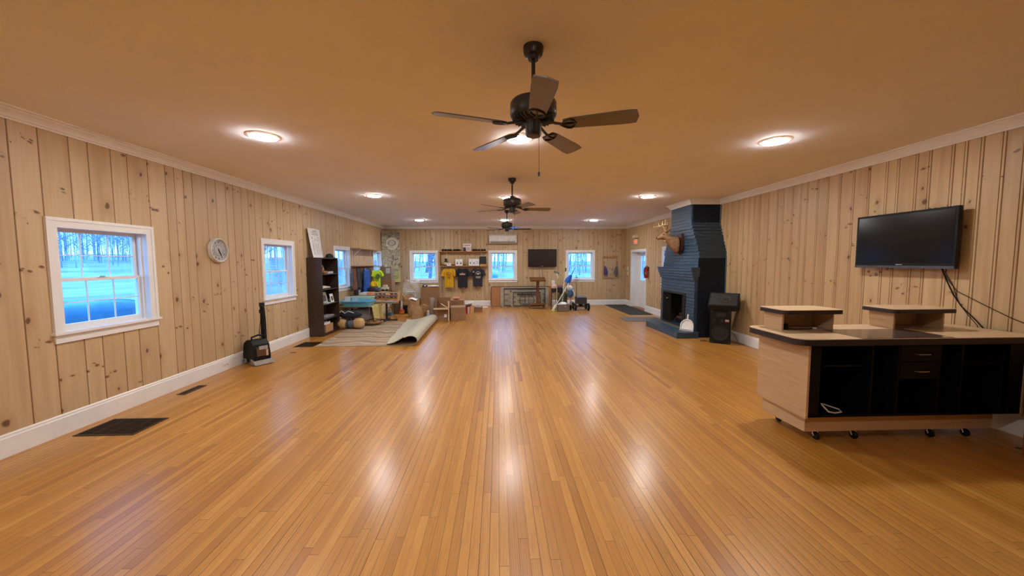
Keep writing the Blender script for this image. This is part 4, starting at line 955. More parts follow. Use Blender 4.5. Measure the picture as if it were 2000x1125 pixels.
# --- wall shelf, coat rail, coats
t = T('pine_wall_shelf', 'long pine shelf high on the left wall between third and fourth window', 'shelf', (-4.13, 12.2, 2.06), ww=True)
t.p('board', MB().box(XL, -3.98, 11.0, 13.3, 2.065, 2.09), M['pine'])
for yy in (11.15, 12.75):
    t.p('bracket', MB().tube([(XL+.008, yy, 1.82), (-4.01, yy, 2.062)], .010, 6).box(XL, XL+.012, yy-.015, yy+.015, 1.80, 2.065).box(XL, -4.0, yy-.012, yy+.012, 2.055, 2.065), M['white2'])
t = T('coat_rail', 'pine coat rail with pegs on the left wall below the long shelf', 'coat rail', (-4.22, 12.0, 1.5), ww=True)
t.p('rail_board', MB().box(XL, XL+.02, 10.99, 12.93, 1.47, 1.56), M['pine']); t.p('ledge', MB().box(XL, -4.10, 10.99, 12.93, 1.56, 1.578), M['pine'])
for k in range(10): t.p('peg', MB().tube([(XL+.02, 11.1+.19*k, 1.51), (XL+.09, 11.1+.19*k, 1.515), (XL+.10, 11.1+.19*k, 1.535)], [.009, .009, .012], 8), M['brown'])
one('garment_rod', MB().tube([(XL+.02, 12.93, 1.56), (-4.0, 12.94, 1.52), (-3.92, 12.95, 1.535)], .008, 6).tube([(XL+.0, 13.45, 1.55), (-4.1, 13.3, 1.53), (-3.95, 12.95, 1.525)], .006, 6), M['fan'], 'bent dark metal garment rod across the fourth left window', 'rod', (-4.1, 13.1, 1.52))
def garment(name, label, cat, loc, rz, w_, h, m, sl=.0, group=None, seed=0, dep=.06, pr=None, mp_=None, bot=1.0, sh=None):
    """hanging garment facing local -y, shoulders at z=0; sl = sleeve length fraction"""
    t = T(name, label, cat, loc, rz, group); rnd = random.Random(seed); ph = [rnd.uniform(0, 6) for _ in range(5)]; sh = sh or m
    def fb(side):
        def f(u, v):
            a = (u-.5)*2; vv = v
            hw = w_*.5*(1-.55*max(0, 1-vv*12)**1.2)*(.80 if vv > .28 and sl else 1.0)
            if sl and vv <= .28: hw = w_*.5*(.42+.46*min(1, vv*7))
            if not sl: hw = w_*.5*(.35+.65*min(1, vv*6)**.6)*(1+.10*vv*bot)
            bul = dep*math.sqrt(max(0, 1-a*a))*(.55+.45*vv)
            fold = .010*math.sin(a*9+ph[0]+vv*1.5)*min(1, vv*3)+.006*math.sin(a*17+ph[1])*vv
            z = -h*vv-.012*math.sin(a*5+ph[2])*vv+(.0 if vv > 0 else 0)
            if vv < .04: z += -.02*(1-a*a)
            return (a*hw, side*(bul+fold)-0, z)
        return f
    b = MB(); b.grid(fb(-1), 18, 18); b.grid(fb(1), 18, 18); o = t.p('body', b, m, auto=80)
    if sl:
        for s in (-1, 1):
            x0 = s*w_*.36; x1 = s*w_*.56
            q = MB().tube([(x0*.55, 0, -.02), (x0, 0, -.055), (s*w_*.47, 0, -.11-.05*sl), (x1, 0, -.16-.32*sl*h)], [.03, .055, .062, .068], 12); t.p('sleeve', q, sh, auto=80)
    else:
        for s in (-1, 1):
            t.p('sleeve', MB().tube([(s*w_*.30, .0, -.05), (s*w_*.44, -.01, -.2*h-.05), (s*w_*.46, -.02, -.6*h)], [.04, .05, .04], 10), sh, auto=80)
    cl = MB().tube([(w_*.13*math.cos(a), .03*math.sin(a), -.012-.012*(1-math.cos(2*a))) for a in [2*PI*k/20 for k in range(20)]], .008, 6, closed=True); t.p('collar', cl, m)
    if pr: 
        for (mm, ml) in pr: t.p('printed_emblem', mm, ml)
    return t
XP = -4.13
garment('coat', 'long brown coat hanging leftmost on the coat rail', 'coat', (XP, 10.93, 1.50), PI/2, .28, .62, cm('coat_brown', 118, 84, 66, .9))
garment('coat', 'dark grey coat hanging left of the blue coat', 'coat', (XP+.03, 11.16, 1.51), PI/2, .32, .56, cm('coat_grey', 62, 62, 66, .9), seed=2)
garment('coat', 'navy coat hanging half behind the bright blue coat', 'coat', (XP-.03, 11.40, 1.46), PI/2, .36, .80, cm('coat_navy', 26, 38, 70, .9), seed=3)
garment('raincoat', 'long bright blue raincoat hanging in the middle of the coat rail', 'raincoat', (XP+.08, 11.66, 1.49), PI/2, .44, .80, cm('rain_blue', 28, 84, 170, .5), seed=4, dep=.08)
garment('coat', 'dark brown-grey coat hanging right of the blue raincoat', 'coat', (XP+.03, 12.03, 1.50), PI/2, .38, .62, cm('coat_char', 74, 62, 62, .9), seed=5)
garment('yellow_scarf', 'bright yellow scarf hanging below the dark coat by the green shirt', 'scarf', (XP+.20, 11.98, 1.08), math.radians(55), .22, .25, cm('scarf_yellow', 226, 186, 20, .8), seed=6, dep=.05)
def tree_print():
    a = MB().lathe([(.085, 0), (.06, .001), (0, .001)], n=20, M=Matrix.Translation((0, -.075, -.20)) @ Matrix.Rotation(PI/2, 4, 'X')).box(-.01, .01, -.078, -.070, -.36, -.2)
    return [(a, cm('print_green', 70, 100, 40))]
garment('green_shirt', 'lime green shirt with dark tree print hanging before the fourth left window', 'shirt', (-3.95, 12.36, 1.42), math.radians(48), .34, .60, cm('lime', 176, 214, 40, .8), sl=.2, seed=7, pr=tree_print())
# --- corner banner
def banner():
    t = T('hanging_banner', 'tall camouflage patterned banner with oval logo hanging in the back left corner', 'banner', (-3.97, 14.09, .93), ww=True)
    A = Vector((-4.235, 13.92, 0)); B_ = Vector((-3.665, 14.255, 0)); nn = Vector((B_-A).cross(Vector((0, 0, 1)))).normalized()
    def P(u, v, o=0): p = A.lerp(B_, u)+nn*o; return (p.x, p.y, .93+1.86*v)
    s = NT('banner_print'); co = s.obj(); x, y, z = s.sep(co)
    n1 = s.noise(co, 7, 4, .6, 1.0); n2 = s.noise(co, 17, 5, .7, .6)
    c = s.ramp(n1, [(.34, srgb(84, 74, 66)), (.44, srgb(150, 140, 116)), (.5, srgb(194, 190, 160)), (.56, srgb(140, 136, 108)), (.66, srgb(214, 208, 178))])
    c = s.mix(s.mr(n2, .56, .66, 0, .8), c, srgb(84, 84, 72)); c = s.mix(s.mr(z, .75, .30, 0, .55), c, srgb(186, 184, 118)); c = s.mix(s.mr(z, 1.55, 1.8, 0, .6), c, srgb(70, 52, 52))
    zz = s.mr(z, .40, .1, 0, .7); c = s.mix(zz, c, srgb(196, 192, 112))
    s.l(c, s.b.inputs['Base Color']); s.b.inputs['Roughness'].default_value = .6
    t.p('fabric', MB().sheet(lambda u, v: P(u, v), 4, 12, .003), s.m)
    bar = MB().cyl(P(-.02, 1), P(1.02, 1), .010).cyl(P(-.02, 0), P(1.02, 0), .008); t.p('hanging_bar', bar, cm('bar_grey', 170, 160, 150))
    def ring(cu, cv, ru, rv, o, nseg=28): return [P(cu+ru*math.cos(2*PI*k/nseg)*math.cos(.35)-.3*rv*math.sin(2*PI*k/nseg), cv+rv*math.sin(2*PI*k/nseg)+.05*ru*math.cos(2*PI*k/nseg), o) for k in range(nseg)]
    R = ring(.56, .77, .36, .12, .006); q = MB().add(R, [list(range(len(R)))]); q.tube(R, .006, 4, closed=True); lo = t.p('oval_logo', q, cm('logo_cream', 206, 204, 184))
    R = ring(.55, .785, .22, .05, .009); t.p('logo_ring', MB().tube(R, .010, 4, closed=True), cm('logo_dark', 70, 66, 62), lo)
    k = MB(); rnd = random.Random(9)
    for (u0, u1, v) in ((.36, .80, .80), (.30, .76, .77), (.1, .6, .70), (.62, .88, .245), (.62, .90, .125), (.60, .92, .085)):
        n = 7
        for i in range(n):
            a = u0+(u1-u0)*i/n; p0, p1 = P(a, v, .010), P(a+(u1-u0)/n*.6, v+rnd.uniform(-.003, .006), .010); k.tube([p0, p1], .009, 4)
    t.p('printed_words', k, cm('logo_dark', 70, 66, 62))
banner()
# ================================================================== BACK WALL
def heat_pump():
    t = T('heat_pump', 'white wall-mounted heat pump high above the middle back window', 'air conditioner', (.2, 14.2, 2.38), ww=True); x0, x1 = -.322, .724
    t.p('casing', MB().prism([(D-.001, 2.375), (14.13, 2.375), (14.09, 2.43), (14.085, 2.64), (14.12, 2.692), (D-.001, 2.692)], 'x', x0, x1), cm('unit_white', 208, 202, 194, .35), bevel=.006)
    t.p('air_flap', MB().box(x0+.06, x1-.06, 14.083, 14.10, 2.405, 2.432), cm('flap_dark', 70, 70, 72)); t.p('front_seam', MB().box(x0+.01, x1-.01, 14.083, 14.086, 2.455, 2.460), cm('flap_dark', 70, 70, 72)); t.p('display_window', MB().box(x1-.28, x1-.25, 14.082, 14.086, 2.52, 2.56), cm('disp_grey', 150, 150, 150))
heat_pump()
t = TV2 = T('television', 'flat black television on the back wall between middle and right window', 'television', (1.7, 14.2, 1.48), ww=True)
t.p('housing', MB().box(1.158, 2.240, 14.17, 14.22, 1.485, 2.148), M['black'], bevel=.005); t.p('screen', MB().box(1.185, 2.213, 14.167, 14.171, 1.53, 2.122), cm('screen_brown', 30, 18, 12, .3)); t.p('wall_bracket', MB().box(1.5, 1.9, 14.22, D-.001, 1.7, 1.95), M['blackm']); t.p('maker_badge', MB().box(1.67, 1.71, 14.166, 14.17, 1.50, 1.52), M['white2'])
cable('power_cable', [(1.70, 14.295, 1.5), (1.72, 14.30, 1.2), (1.78, 14.295, .95), (1.80, 14.295, .7)], 'thin dark cord hanging from the back wall television behind the tables', .004, th=TV2)
def wall_shelves():
    X0, X1 = -2.185, -.395
    for nm, z, lb in (('upper', 2.055, 'upper pine wall shelf between the back windows'), ('lower', 1.515, 'lower pine wall shelf directly above the three hanging shirts')):
        t = T('pine_shelf', lb, 'shelf', ((X0+X1)/2, 14.2, z), ww=True)
        t.p('board', MB().box(X0+(.0 if nm == 'upper' else .0), X1, 14.09, D-.001, z, z+.022), M['pine']); t.p('back_strip', MB().box(X0, X1, D-.02, D-.001, z-.07, z), M['pine'])
        for xx in (-1.93, -.62): t.p('bracket', MB().box(xx-.012, xx+.012, D-.012, D-.001, z-.19, z).tube([(xx, D-.012, z-.16), (xx, 14.15, z-.008)], .006, 6), M['white2'])
    one('shelf_upright', MB().box(X0-.002, X0+.016, 14.12, D-.001, 1.537, 2.054), M['pine'], 'thin pine upright joining the two back wall shelves at their left end', 'board', (X0, 14.2, 1.537))
    mp_ = cm('mug_dark', 44, 30, 28, .3)
    def mug(loc, r, h, label, group, src=None):
        if src: return dup(src, loc, random.Random(int(loc[0]*1000)).uniform(0, 6), label, group)
        t = T('dark_mug', label, 'mug', loc, 0, group); t.p('cup', MB().lathe([(r*.8, 0), (r, .012), (r, h), (r*.88, h), (r*.85, .01), (0, .01)], n=18), mp_)
        t.p('handle', MB().tube([(r*.95, 0, h*.85), (r*1.5, 0, h*.8), (r*1.6, 0, h*.5), (r*1.4, 0, h*.25), (r*.95, 0, h*.2)], .006, 6), mp_); return t.o
    s = None
    for grp, xs, lb in (('mugs at the left end of the upper back shelf', (-2.06, -1.95, -1.84, -1.76), 'dark mug in the leftmost group on the upper back wall shelf'),
                        ('mugs second from left on the upper back shelf', (-1.63, -1.54, -1.45), 'dark mug in the second group on the upper back wall shelf'),
                        ('mugs at the right end of the upper back shelf', (-.90, -.80, -.70, -.58, -.49), 'dark mug in the group right of the boxes, upper back shelf')):
        for x in xs:
            o = mug((x, 14.19, 2.0775), .042, .085, lb, grp, s); s = s or o
    t = T('picture_box', 'white gift box with red print on the upper back shelf', 'box', (-1.14, 14.2, 2.0775), ww=True); t.p('carton', MB().box(-1.29, -.99, 14.17, 14.28, 2.0775, 2.36), M['paper']); t.p('printed_panel', MB().box(-1.26, -1.02, 14.168, 14.171, 2.27, 2.33), cm('pink_print', 196, 160, 160))
    t = T('small_box', 'smaller white box with lettered front before the white gift box', 'box', (-1.1, 14.13, 2.0775), ww=True); t.p('carton', MB().box(-1.18, -1.01, 14.11, 14.165, 2.0775, 2.24), cm('box_white', 214, 206, 200)); k = MB()
    for i in range(4): k.box(-1.16, -1.03, 14.108, 14.111, 2.11+.03*i, 2.12+.03*i)
    t.p('printed_lines', k, cm('line_grey', 120, 120, 130))
    one('dark_canister', MB().lathe([(.04, 0), (.045, .01), (.045, .13), (.035, .145), (0, .145)], (-1.24, 14.13, 2.0775), 16), mp_, 'dark round canister left of the small white box, upper back shelf', 'canister', (-1.24, 14.13, 2.0775))
    z = 1.5375
    t = T('dark_bottle', 'dark bottle with pale label on the lower back shelf', 'bottle', (-1.95, 14.19, z), ww=True); t.p('glass', MB().lathe([(.05, 0), (.055, .02), (.055, .15), (.035, .20), (.035, .235), (.05, .24), (.05, .27), (0, .27)], (-1.95, 14.19, z), 18), M['black']); t.p('label', MB().lathe([(.0562, .04), (.0562, .13)], (-1.95, 14.19, z), 18), cm('lab_tan', 200, 180, 160), label='pale label')
    t = T('small_card', 'small white card with grey letters beside the dark bottle', 'card', (-1.83, 14.12, z), ww=True); t.p('board', MB().box(-1.90, -1.76, 14.115, 14.125, z, z+.10), M['paper']); t.p('printed_letters', MB().box(-1.86, -1.83, 14.113, 14.116, z+.03, z+.07).box(-1.82, -1.80, 14.113, 14.116, z+.03, z+.07), cm('line_grey', 120, 120, 130))
    for x, r, lb in ((-2.07, .065, 'small dark dish at the left end of the lower back shelf'), (-1.68, .06, 'small brown dish between the white card and white print'), (-1.26, .06, 'small brown dish between the two white prints, lower back shelf')):
        one('small_dish', MB().lathe([(r*.6, 0), (r, .03), (r*1.05, .05), (r*.95, .05), (r*.6, .012), (0, .012)], (x, 14.19, z), 18), mat('dish_%d' % int(-x*100), srgb(120, 84, 60), .5), lb, 'dish', (x, 14.19, z))
    def prints(x0, x1, h, n, label, im):
        t = T('standing_print', label, 'print', ((x0+x1)/2, 14.16, z), ww=True); t.p('board', MB().box(x0, x1, 14.16, 14.175, z, z+h), M['paper']); t.p('ledge_foot', MB().box(x0, x1, 14.175, 14.24, z, z+.01), M['paper'])
        for i in range(n):
            w1 = (x1-x0)/n; c_ = x0+w1*(i+.5); g = MB()
            if im == 'tree': g.prism([(c_-.035, z+.06), (c_+.035, z+.06), (c_+.025, z+.10), (c_, z+.17), (c_-.025, z+.10)], 'y', 14.157, 14.161)
            elif i < 2: g.lathe([(.025, 0), (0, .001)], n=14, M=Matrix.Translation((c_, 14.158, z+.10)) @ Matrix.Rotation(PI/2, 4, 'X')).box(c_-.01, c_+.01, 14.157, 14.161, z+.05, z+.15)
            else:
                for q in range(4): g.box(c_-.035, c_+.035, 14.157, 14.161, z+.06+.035*q, z+.07+.035*q)
            t.p('printed_motif', g, cm('motif_blue', 96, 104, 116))
        sep_ = MB()
        for i in range(1, n): xx = x0+(x1-x0)*i/n; sep_.box(xx-.003, xx+.003, 14.157, 14.161, z, z+h)
        if n > 1: t.p('fold_line', sep_, cm('line_grey', 120, 120, 130))
    prints(-1.585, -1.32, .245, 2, 'white two-part print with blue motifs on the lower back shelf', 'tree')
    prints(-1.085, -.70, .255, 3, 'white three-part print with dark dots on the lower back shelf', 'dot')
    t = T('framed_picture', 'black square frame standing at the right end of lower back shelf', 'frame', (-.55, 14.18, z), ww=True)
    t.p('frame', MB().box(-.685, -.43, 14.17, 14.20, z+.06, z+.345), M['blackm']); t.p('dark_picture', MB().box(-.66, -.455, 14.166, 14.171, z+.085, z+.32), cm('slate', 40, 44, 52, .3)); t.p('wooden_stand', MB().box(-.66, -.44, 14.12, 14.24, z, z+.06), M['pine'])
wall_shelves()
def lines(cx, cy, ws, step, hh=.012, y=-.082):
    m = MB()
    for i, w_ in enumerate(ws): m.box(cx-w_/2, cx+w_/2, y-.001, y+.012, cy-step*i-hh/2, cy-step*i+hh/2)
    return m
def arc(cx, cz, r, w_, y=-.082, a0=0, a1=180): return MB().tube([(cx+r*math.cos(math.radians(a)), y, cz+r*math.sin(math.radians(a))) for a in range(a0, a1+1, 15)], w_, 5)
ink = cm('print_ochre', 120, 88, 10); inkw = cm('print_pale', 176, 176, 170); inkt = cm('print_tan', 170, 140, 122)
g1 = arc(0, -.22, .095, .007); g1.tube([(0, -.082, -.14), (0, -.082, -.26)], .008, 5); g1.box(-.10, .10, -.083, -.07, -.235, -.222); g2 = lines(0, -.30, (.16, .10), .035)
garment('yellow_shirt', 'mustard yellow t-shirt hanging on the back wall, left of the dark ones', 'shirt', (-1.84, 14.20, 1.43), 0, .44, .72, cm('mustard', 206, 154, 14, .85), sl=.55, seed=11, pr=[(g1, ink), (g2, ink)])
g1 = MB().ell((0, -.075, -.215), .115, .014, .035, p=.6); g1.prism([(-.03, -.19), (.03, -.19), (0, -.13)], 'y', -.085, -.07)
garment('black_shirt', 'black t-shirt with pale chest logo hanging in the middle on back wall', 'shirt', (-1.33, 14.20, 1.43), 0, .45, .72, cm('tee_black', 30, 30, 36, .85), sl=.55, seed=12, pr=[(g1, inkt)])
g1 = arc(.02, -.20, .085, .012); g1.ell((.02, -.075, -.20), .06, .012, .035); g2 = lines(.02, -.30, (.20, .18, .16), .028, .016); g3 = MB().ell((-.15, -.065, -.13), .028, .02, .028)
garment('charcoal_shirt', 'charcoal t-shirt with grey back print hanging rightmost on the back wall', 'shirt', (-.76, 14.20, 1.43), 0, .44, .68, cm('tee_char', 44, 40, 48, .85), sl=.55, seed=13, pr=[(g1, inkw), (g2, inkw), (g3, inkw)])
one('walking_stick', MB().tube([(-2.165, 14.27, 1.42), (-2.13, 14.24, .9), (-2.06, 14.12, .0)], .010, 8), cm('stick_grey', 150, 132, 118), 'thin grey stick leaning on the back wall left of yellow shirt', 'stick', (-2.06, 14.12, 0))
# --- folded tables
def rrect(x0, x1, z0, z1, r):
    pts = []
    for cx, cz, a0 in ((x1-r, z0+r, -90), (x1-r, z1-r, 0), (x0+r, z1-r, 90), (x0+r, z0+r, 180)):
        for k in range(6): a = math.radians(a0+18*k); pts.append((cx+r*math.cos(a), cz+r*math.sin(a)))
    return pts
def folded_table(name, label, x0, x1, h, y, top, rim, frame, lean=5, plastic=False):
    t = T(name, label, 'folding table', ((x0+x1)/2, y, 0)); w_ = (x1-x0)/2; R = Matrix.Rotation(math.radians(-lean), 4, 'X')
    zb = .004
    o = t.p('tabletop', MB().prism(rrect(-w_, w_, zb, h, .07), 'y', 0, .028, M=R), top)
    P_ = rrect(-w_, w_, zb, h, .07); t.p('rim', MB().tube([(x, .0, z) for x, z in P_], .013, 6, M=R, closed=True), rim, o)
    if frame is not None:
        fr = MB(); r = .011; y_ = -.03
        for s in (-1, 1):
            xa = s*w_*.86; fr.tube([(xa, y_, .05), (xa, y_, h-.05)], r, 6, M=R); 
            for zz in (h*.33, h*.66): fr.tube([(xa, y_, zz), (s*w_*.70, y_, zz)], r, 6, M=R)
        fr.tube([(-w_*.88, y_, h-.04), (w_*.88, y_, h-.04)], r*1.4, 6, M=R); fr.tube([(-w_*.88, y_, .045), (w_*.88, y_, .045)], r*1.4, 6, M=R)
        lg = t.p('side_rails', fr, frame, o)
        l1 = MB(); l1.tube([(-w_*.62, y_-.02, h*.80), (w_*.62, y_-.02, h*.80)], .022, 8, M=R); l1.tube([(-w_*.30, y_-.02, .10), (w_*.40, y_-.02, .10)], .018, 8, M=R)
        l1.tube([(-w_*.60, y_-.02, h*.42), (w_*.62, y_-.02, h*.42)], .009, 6, M=R)
        for s in (-1, 1):
            l1.tube([(s*w_*.20, y_-.022, h*.80), (s*w_*.42, y_-.022, h*.62), (s*w_*.46, y_-.022, h*.42), (s*w_*.36, y_-.022, h*.10)], .010, 6, M=R); l1.tube([(s*w_*.12, y_-.02, h*.80), (s*w_*.12, y_-.02, .10)], .009, 6, M=R)
        l1.tube([(w_*.32*math.cos(a), y_-.02, h*.84+.06*math.sin(a)) for a in [PI*k/8 for k in range(9)]], .009, 6, M=R)
        t.p('folded_legs', l1, frame, o)
    return t
gp = cm('table_plastic', 158, 150, 132, .5); gp2 = cm('table_rim', 176, 168, 148, .5); tf = cm('table_frame', 44, 42, 40, .4)
folded_table('folding_table', 'brown hardboard folding table rearmost against the back wall', -.25, 2.05, .74, 14.12, cm('hardboard', 170, 118, 72, .5), cm('rim_brown', 92, 62, 44, .4), None, 4)
folded_table('plastic_folding_table', 'large grey plastic folding table leaning in front of the brown one', .115, 1.90, .715, 13.97, gp, gp2, tf, 5)
folded_table('plastic_folding_table', 'smaller grey plastic folding table leaning in front of the larger grey one', .49, 1.66, .585, 13.84, gp, gp2, tf, 5)
def lectern():
    t = T('wooden_lectern', 'brown wooden lectern with slanted top before the folded tables', 'lectern', (1.43, 13.3, 0), ww=True); B = M['brown']
    Mt = Matrix.Translation((1.415, 13.30, 1.055)) @ Matrix.Rotation(math.radians(16), 4, 'X')
    t.p('slanted_top', MB().box(-.28, .28, -.20, .20, -.012, .012, M=Mt), B, bevel=.004); t.p('book_ledge', MB().box(-.28, .28, -.215, -.198, -.02, .03, M=Mt), B)
    t.p('post', MB().box(1.375, 1.475, 13.25, 13.35, .17, 1.05), B, bevel=.004); t.p('base_board', MB().box(1.13, 1.69, 13.12, 13.48, .14, .175), B, bevel=.004)
    for xx in (1.14, 1.65): t.p('foot', MB().prism([(13.10, 0), (13.15, 0), (13.18, .14), (13.14, .14)], 'x', xx, xx+.03).prism([(13.45, 0), (13.5, 0), (13.47, .14), (13.42, .14)], 'x', xx, xx+.03), B)
    t.p('lower_rail', MB().box(1.17, 1.65, 13.28, 13.32, .09, .14), B)
lectern()
# --- wooden rope rack on the back wall, right
t = T('wooden_hook_rack', 'square pine hook frame on the back wall near the door corner', 'rack', (4.33, 14.27, 1.04), ww=True)
fr = MB(); fr.box(4.05, 4.60, 14.27, D-.001, 1.82, 1.90); fr.box(4.05, 4.60, 14.27, D-.001, 1.03, 1.08); fr.box(4.05, 4.09, 14.28, D-.001, 1.08, 1.82); fr.box(4.56, 4.60, 14.28, D-.001, 1.08, 1.82); t.p('frame', fr, M['pine'])
for x in (4.09, 4.2, 4.33, 4.46, 4.58): t.p('hook', MB().tube([(x, 14.27, 1.86), (x, 14.23, 1.85), (x, 14.225, 1.88)], .006, 6), M['fan'])
for x, c_, lb in ((4.13, cm('purple_cloth', 70, 48, 110, .8), 'purple cloth bag hanging at the left of the pine hook frame'), (4.56, cm('grey_cloth', 84, 80, 84, .8), 'grey and black cloth bag hanging at the right of hook frame')):
    t = T('hanging_bag', lb, 'bag', (x, 14.22, 1.15), ww=True); s = 1 if x < 4.3 else -1
    t.p('bag_body', MB().tube([(x-.02*s, 14.235, 1.50), (x, 14.23, 1.42), (x+.02*s, 14.22, 1.25), (x+.02*s, 14.22, 1.14)], [.02, .05, .075, .055], 12), c_); t.p('cord', MB().tube([(x-.04*s, 14.24, 1.68), (x-.03*s, 14.235, 1.58), (x-.02*s, 14.235, 1.50)], .006, 6), M['black']); t.p('pale_tip', MB().ell((x+.05*s, 14.20, 1.18), .03, .02, .05), cm('pale_cloth', 170, 160, 170))
# --- window candle
t = T('window_candle', 'small electric candle lamp standing on the right back window sill', 'candle', (3.03, 14.29, 1.0), ww=True)
t.p('base', MB().lathe([(.10, 0), (.10, .012), (.03, .03), (.012, .05), (0, .05)], (3.03, 14.285, 1.0), 18), M['white2']); t.p('candle_tube', MB().cyl((3.03, 14.285, 1.03), (3.03, 14.285, 1.11), .012), M['white2']); t.p('drip_cup', MB().lathe([(.012, .055), (.06, .07), (.06, .078), (.012, .07)], (3.03, 14.285, 1.0), 16), M['fan']); t.p('bulb', MB().ell((3.03, 14.285, 1.135), .013, .013, .028), cm('bulb', 90, 86, 80, .3))
# ================================================================== RIGHT WALL, FAR END
def exit_sign():
    t = T('exit_sign', 'exit sign with emergency light above, on the right wall over the door', 'exit sign', (4.90, 13.17, 2.28), ww=True)
    t.p('sign_box', MB().box(4.90, XR-.001, 13.0, 13.34, 2.28, 2.47), cm('sign_cream', 214, 190, 160), bevel=.004)
    vs, fs = text_mesh('EXIT', .155, .002); Mx = Matrix(((0, 0, -1, 4.897), (-1, 0, 0, 13.17), (0, 1, 0, 2.375), (0, 0, 0, 1)))
    t.p('exit_letters', MB().add(vs, fs, M=Mx), mat('exit_red', (.75, .08, .03), .4, emit=(1, .12, .05), es=1.2), label='glowing red letters reading EXIT')
    t.p('lamp_housing', MB().box(4.86, XR-.001, 13.02, 13.32, 2.50, 2.62), cm('housing_cream', 206, 196, 170), bevel=.01)
    for yy in (13.08, 13.26): t.p('lamp_head', MB().lathe([(.045, 0), (.05, .03), (.03, .05), (0, .05)], n=16, M=Matrix.Translation((4.86, yy, 2.55)) @ Matrix.Rotation(-PI/2, 4, 'Y')), cm('head_cream', 222, 214, 196))
exit_sign()
def extinguisher():
    x, y = 4.875, 12.12; t = T('fire_extinguisher', 'red fire extinguisher on the right wall beside the door', 'fire extinguisher', (x, y, 1.13), ww=True)
    t.p('cylinder', MB().lathe([(.05, 0), (.062, .012), (.062, .27), (.05, .31), (.022, .335), (.022, .35), (0, .35)], (x, y, 1.13), 22), cm('ext_red', 178, 26, 24, .3)); t.p('label_band', MB().lathe([(.0632, .13), (.0632, .2)], (x, y, 1.13), 22), cm('ext_label', 150, 110, 100))
    t.p('valve', MB().box(x-.02, x+.02, y-.05, y+.03, 1.48, 1.50).box(x-.015, x+.015, y-.07, y+.02, 1.515, 1.527), M['fan']); t.p('hose', MB().tube([(x-.02, y-.02, 1.48), (x-.08, y-.03, 1.45), (x-.085, y-.03, 1.3), (x-.07, y-.02, 1.2)], .010, 8), M['black']); t.p('wall_hook', MB().box(x+.05, XR-.001, y-.02, y+.02, 1.38, 1.5), M['fan'])
extinguisher()
for y_, z_, lb in ((14.05, 1.22, 'white light switch plate near the back right corner, lower of two'), (14.08, 1.42, 'small white thermostat plate above the light switch plate')):
    t = T('wall_switch', lb, 'switch', (XR, y_, z_), ww=True); t.p('cover_plate', MB().box(XR-.008, XR-.0005, y_-.05, y_+.05, z_-.06, z_+.06), M['white2'], bevel=.002); t.p('toggle', MB().box(XR-.018, XR-.008, y_-.008, y_+.008, z_-.012, z_+.012), M['white2'])
one('door_mat', MB().prism([(4.13, 11.50), (4.87, 11.48), (4.93, 14.25), (4.14, 14.25)], 'z', .0, .012), M['mat'], 'long dark green-black rubber mat in front of the white door', 'mat', (4.5, 12.9, 0), bevel=.003)
one('grey_mat', MB().prism([(3.57, 10.22), (4.20, 10.20), (4.72, 10.5), (4.72, 10.95), (3.62, 10.98)], 'z', .0, .010), M['mat2'], 'smaller smooth grey mat between the door mat and the fireplace', 'mat', (4.1, 10.6, 0), bevel=.002)
# ================================================================== RUG
def rug():
    t = T('area_rug', 'brown wave-patterned area rug, right side curled over showing its backing', 'rug', (-2.7, 9.1, 0), ww=True)
    # path across (from the left edge to the curled tip), then swept down the room
    def xl(y): return -3.63-.09*(y-7.48)
    prof = [(-9, .012), (-2.9, .012), (-2.4, .012), (-2.0, .012), (-1.80, .014), (-1.70, .022), (-1.645, .05), (-1.625, .09), (-1.64, .135), (-1.68, .168), (-1.74, .182), (-1.81, .176), (-1.90, .140), (-1.99, .085), (-2.09, .045), (-2.17, .034), (-2.235, .036)]
    def fn(u, v):
        y = 7.475+3.05*v+.03*math.sin(u*4)*v; k = u*(len(prof)-1); i = min(len(prof)-2, int(k)); f = k-i
        (xa, za), (xb, zb) = prof[i], prof[i+1]; xa = xl(y) if i == 0 else xa; x = xa+(xb-xa)*f; z = za+(zb-za)*f
        if x > -2.35 and (i > 3):
            sh = -.09*v; curl = 1+.25*math.sin(v*2.6+.3)
            if i >= 7 or z > .03: z = .012+(z-.012)*(curl if z > .02 else 1)
            x = x+sh-(.22*v if i >= 12 else 0)*((i+f-12)/4 if i >= 12 else 0)
        if i >= 12: z += .022*math.sin(v*11+u*6)**2+.012*v
        return (x, y, z)
    t.p('woven_pile', MB().sheet(fn, 96, 60, .010, 0, None, 1), [M['rugtop'], M['rugback']], auto=70)
rug()
